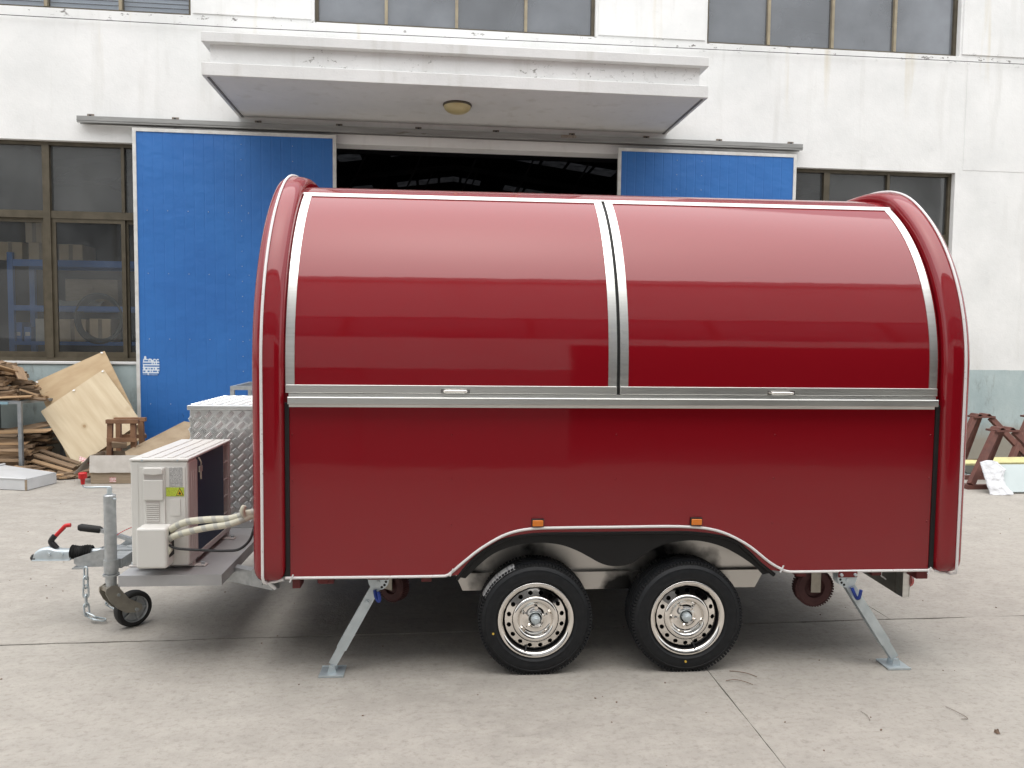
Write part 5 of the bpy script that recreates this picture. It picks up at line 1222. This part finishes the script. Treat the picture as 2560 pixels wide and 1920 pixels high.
# white sheet-metal tray
ty_ = thing('metal_tray', 'shallow white sheet metal box lying on the ground at far left', 'metal box', (-4.7, 8.9, 0))
A, B_, C_, D_ = Vector((-4.235,8.385)), Vector((-4.13,8.80)), Vector((-4.90,9.25)), Vector((-5.15,8.62))
def wallq(a, b, h, nm, m_='white_sheet', t=0.012, z0=0.006):
    q = MB(); d = (b-a).normalized(); n_ = Vector((-d.y, d.x)); q.add([(a.x,a.y,z0),(b.x,b.y,z0),(b.x+n_.x*t,b.y+n_.y*t,z0),(a.x+n_.x*t,a.y+n_.y*t,z0),(a.x,a.y,h),(b.x,b.y,h),(b.x+n_.x*t,b.y+n_.y*t,h),(a.x+n_.x*t,a.y+n_.y*t,h)], [(0,3,2,1),(4,5,6,7),(0,1,5,4),(1,2,6,5),(2,3,7,6),(3,0,4,7)]); return q.build(nm, m_, ty_)
wallq(A, B_, 0.118, 'tray_side'); wallq(B_, C_, 0.118, 'tray_side'); wallq(C_, D_, 0.118, 'tray_side'); wallq(D_, A, 0.118, 'tray_side')
cc = (A+B_+C_+D_)/4; ins = lambda p, k: cc+(p-cc)*k
q = MB(); q.add([(*ins(p,0.985),0.122+0.012*(i in (2,))) for i, p in enumerate((A,B_,C_,D_))], [(0,1,2,3)]); q.build('tray_top', 'white_sheet', ty_)
q = MB(); q.add([(*ins(p,0.98),0.004) for p in (A,B_,C_,D_)], [(0,1,2,3)]); q.build('tray_bottom', 'shade_gap_base', ty_)
q = MB(); q.tube([(A.x,A.y,0.126),(D_.x,D_.y,0.126)], 0.010, 6); q.tube([(D_.x,D_.y,0.13),(C_.x,C_.y,0.145)], 0.012, 6); q.build('folded_rim', 'white_sheet', ty_, 50)
q = MB(); q.box(A.x-0.014, A.x+0.004, A.y-0.006, A.y+0.008, 0.006, 0.116); q.build('corner_tape', 'card_in', ty_)
# open cardboard box
cb = thing('open_cardboard_box', 'open pale cardboard box with folded flaps beside the strewn boards', 'box', (-3.5, 8.95, 0))
bx0, bx1, by0, by1, bh = -3.745, -3.20, 8.74, 9.10, 0.315
part('box_wall', 'card_in', cb, (bx0, bx1, by0, by0+0.006, 0.003, bh)); part('box_wall', 'card_in', cb, (bx0, bx1, by1-0.006, by1, 0.003, bh)); part('box_wall', 'card_in', cb, (bx0, bx0+0.006, by0+0.0062, by1-0.0062, 0.003, bh)); part('box_wall', 'card_in', cb, (bx1-0.006, bx1, by0+0.0062, by1-0.0062, 0.003, bh)); part('box_floor', 'card_in', cb, (bx0+0.006, bx1-0.006, by0+0.0062, by1-0.0062, 0.003, 0.008))
q = MB(); nx = 14; rows_ = [[(bx0-0.004+(bx1-bx0+0.004)*i/nx, by0-0.004-0.018*k, bh+0.004-0.19*k+0.008*mnoise.noise(Vector((i*0.7,k*5,0)))*k) for i in range(nx+1)] for k in (0, 0.5, 1)]
q.grid(rows_); q.build('box_flap', 'card_pale', cb, 60)
q = MB(); q.grid([[(bx0-0.004, by0+(by1-by0)*i/6, bh+0.002) for i in range(7)], [(bx0-0.06, by0+(by1-by0)*i/6-0.01, bh-0.06) for i in range(7)], [(bx0-0.17, by0+(by1-by0)*i/6-0.03, bh-0.20) for i in range(7)]]); q.build('box_flap', 'card_pale', cb, 60)
q = MB(); q.grid([[(bx1+0.002, by0+(by1-by0)*i/6, bh+0.002) for i in range(7)], [(bx1+0.09, by0+(by1-by0)*i/6, bh-0.04) for i in range(7)]]); q.build('box_flap', 'card_pale', cb, 60)
part('box_label', 'pink_label', cb, (-3.545, -3.478, by0-0.0035, by0-0.0005, 0.02, 0.072))
q = MB(); q.obox((-3.86,8.90,0.235),(0.06,0.02,-0.03),(-0.01,0.03,0.02),(0.0005,0,0.001)); tag(q.build('paper_scrap', 'pink_label', loc=(-3.86,8.90,0.2)), 'small white printed paper scrap by the cardboard box flap', 'paper')
# pipe trestle in the yard behind the storage box
fr = thing('tube_frame', 'bare square tube frame rising behind the storage box lid', 'frame', (-1.6, 8.3, 0))
fx0, fx1 = -2.03, -0.9
for x in (fx0, fx1):
    for y in (8.0, 8.75): part('frame_post', 'galv', fr, (x-0.02, x+0.02, y-0.02, y+0.02, 0, 1.10))
for y in (8.0, 8.75): part('frame_rail', 'galv', fr, (fx0-0.02, fx1+0.02, y-0.02, y+0.02, 1.1005, 1.14))
for x in (fx0, fx1): part('frame_rail', 'galv', fr, (x-0.019, x+0.019, 8.0205, 8.7295, 1.102, 1.139)); part('frame_rail', 'galv', fr, (x-0.019, x+0.019, 8.0205, 8.7295, 0.25, 0.29))

# ================================================================== things on the right
def trestle(cx, cy, label, H=0.65, sp=0.60, rz=0.0):
    t = thing('steel_trestle', label, 'trestle', (cx, cy, 0), 'red oxide trestles'); t.rotation_euler.z = rz
    z0_ = 0.05
    q = MB()
    q.box(cx-sp-0.05, cx+sp+0.05, cy-0.03, cy+0.03, 0.0, z0_); q.build('base_bar', 'primer', t)
    q = MB(); q.box(cx-sp-0.05, cx-sp+0.01, cy+0.0305, cy+0.55, 0.0, z0_-0.001); q.build('base_bar', 'primer', t)
    q = MB(); q.box(cx+sp-0.01, cx+sp+0.05, cy+0.0305, cy+0.55, 0.0, z0_-0.001); q.build('base_bar', 'primer', t)
    q = MB(); q.box(cx-sp-0.05, cx+sp+0.05, cy+0.5505, cy+0.61, 0.0, z0_); q.build('base_bar', 'primer', t)
    for s_ in (-1, 1):
        q = MB(); q.bar((cx+s_*sp, cy, z0_), (cx+s_*0.12, cy+0.26, H-0.025), 0.065, 0.06, up=(0,1,0)); q.build('leg', 'primer', t)
    q = MB(); q.bar((cx, cy+0.58, z0_), (cx, cy+0.32, H-0.025), 0.065, 0.05, up=(1,0,0)); q.build('leg', 'primer', t)
    part('top_plate', 'primer', t, (cx-0.15, cx+0.15, cy+0.20, cy+0.38, H-0.024, H))
    for s_ in (-1, 1):
        q = MB(); x = cx+s_*0.065
        prof = [(x-0.042,H+0.0005),(x-0.02,H+0.028),(x+0.008,H+0.030),(x+0.042,H+0.0005),(x+0.034,H+0.0005),(x+0.006,H+0.022),(x-0.018,H+0.020),(x-0.034,H+0.0005)]
        q.prism(prof, lambda u, v, tt: (u, tt, v), cy+0.21, cy+0.37); q.build('saddle', 'primer', t)
trestle(6.71, 7.98, 'nearest red oxide steel trestle behind the white foam wrap'); trestle(7.35, 9.18, 'red oxide steel trestle partly hidden by the trailer rear end', H=0.69); trestle(8.15, 9.18, 'red oxide steel trestle cut off by the right picture edge', H=0.69)
def panel_slab(x0, x1, y0, y1, z0, z1, label, m1, m2, rz=0.0):
    t = thing('insulation_panel', label, 'panel', ((x0+x1)/2, (y0+y1)/2, z0), 'sandwich panels on the ground'); t.rotation_euler.z = rz
    part('foam_core', m1, t, (x0, x1, y0, y1, z0, z1-0.004)); part('skin', m2, t, (x0-0.004, x1+0.004, y0-0.004, y1+0.004, z1-0.0038, z1)); return t
panel_slab(6.62, 9.6, 8.70, 9.10, 0.002, 0.035, 'pale panel lying lowest behind the front trestle', 'pale_panel', 'pale_panel')
quad_sheet('foam_board', 'dark sheet painted as the shaded gap behind the front trestle', 'foam board', [(6.62,8.72,0.05),(9.3,8.72,0.05),(9.3,9.05,0.115),(6.72,9.05,0.115)], 0.012, 'shade_gap_base')  # dark sheet in place of the shade in the gap under the yellow boards
quad_sheet('foam_board', 'short yellow foam board lying behind the front trestle leg', 'foam board', [(6.76,8.98,0.122),(7.02,8.96,0.128),(7.06,9.10,0.150),(6.90,9.12,0.150)], 0.03, 'yellow_foam')
quad_sheet('foam_board', 'long yellow foam board lying across behind the red oxide trestles', 'foam board', [(7.08,8.96,0.135),(9.4,8.96,0.14),(9.4,9.17,0.178),(7.20,9.17,0.172)], 0.04, 'yellow_foam')
quad_sheet('pale_panel', 'pale blue grey panel leaning on the front trestle at right', 'panel', [(6.22,7.70,0.022),(8.6,7.66,0.022),(8.6,7.90,0.292),(6.30,7.93,0.29)], 0.02, 'pale_panel')
q = MB(); rows_ = []; NV, NU = 26, 22
for i in range(NV+1):
    v = i/NV; zc = 0.004+0.318*v; yc = 7.675+0.235*v; row = []
    xl = 6.11+0.045*v+0.008*mnoise.noise(Vector((v*6, 1, 0)))
    xr_ = 6.335+0.03*v+0.05*max(0, 1-v*4)+0.07*max(0, 1-abs(v-0.76)*5)+0.018*mnoise.noise(Vector((v*9, 5, 0)))
    for j in range(NU+1):
        u = j/NU; x = xl+(xr_-xl)*u; puff = 0.045*max(0.0, math.sin(math.pi*min(1, u*1.02)))**0.5+0.020*mnoise.noise(Vector((u*5, v*6, 1)))+0.010*mnoise.noise(Vector((u*13, v*15, 4)))
        row.append((x, yc-0.012-max(0.0, puff), max(0.003, zc+0.010*mnoise.noise(Vector((u*4, v*3, 7)))+(0.02*math.sin(u*3.0) if v > 0.9 else 0))))
    rows_.append(row)
q.grid(rows_); back = [[(p[0], 7.675+0.235*(i/NV), p[2]) for p in r_] for i, r_ in enumerate(rows_)]
q.grid(back); q.grid([rows_[-1], back[-1]]); q.grid([[r_[0] for r_ in rows_], [r_[0] for r_ in back]]); q.grid([[r_[-1] for r_ in rows_], [r_[-1] for r_ in back]]); q.grid([rows_[0], back[0]])
tag(q.build('foam_wrap', 'foam_white', smooth=60, loc=(6.2, 7.7, 0)), 'crumpled white foam wrap covering the end of the leaning pale panel', 'foam wrap')

# ================================================================== litter on the concrete
def twig(pts, r_, label, name='twig', m='leafbrown'):
    q = MB(); q.tube(spline(pts, 5), r_, 5); tag(q.build(name, m, smooth=60, loc=pts[0]), label, 'twig')
twig([(1.49,3.58,0.004),(1.53,3.565,0.006),(1.57,3.54,0.006),(1.60,3.505,0.004)], 0.0018, 'curved brown dry twig on the concrete just right of the rear wheel')
twig([(1.43,3.475,0.004),(1.47,3.475,0.009),(1.51,3.455,0.008),(1.545,3.425,0.004)], 0.0016, 'brown twig lying across the concrete joint in front of the rear wheel')
twig([(2.335,3.14,0.004),(2.345,3.09,0.008),(2.36,3.03,0.005),(2.33,3.03,0.004)], 0.0016, 'dark bent twig on the concrete at lower right', m='rust')
twig([(1.92,3.13,0.004),(1.925,3.09,0.006),(1.915,3.05,0.004)], 0.0014, 'short grey twig on the concrete left of the bent dark twig', m='rust')
q = MB()
for i in range(5):
    a = i*1.3; q.add([(2.40+0.012*math.cos(a),2.905+0.012*math.sin(a),0.003),(2.40+0.012*math.cos(a+1.5),2.905+0.014*math.sin(a+1.5),0.004),(2.40+0.008*math.cos(a+0.7),2.905+0.004,0.020)], [(0,1,2)])
tag(q.build('dry_leaf', 'leafbrown', loc=(2.40,2.905,0)), 'small crumpled brown leaf at the lower right on the concrete', 'leaf')
rnd = random.Random(11)
q = MB()
for i in range(300):
    x = rnd.uniform(-4.5, 5.5); y = rnd.uniform(2.3, 9.0); s_ = rnd.uniform(0.0015, 0.0045)
    q.obox((x, y, s_*0.5), Vector((math.cos(i), math.sin(i), 0))*s_, Vector((-math.sin(i), math.cos(i), 0.2))*s_*0.7, Vector((0,0,s_*0.5)))
tag(q.build('grit', 'leafbrown'), 'scattered grit and tiny crumbs on the concrete yard', 'grit', kind='stuff')
bpy.context.view_layer.update()
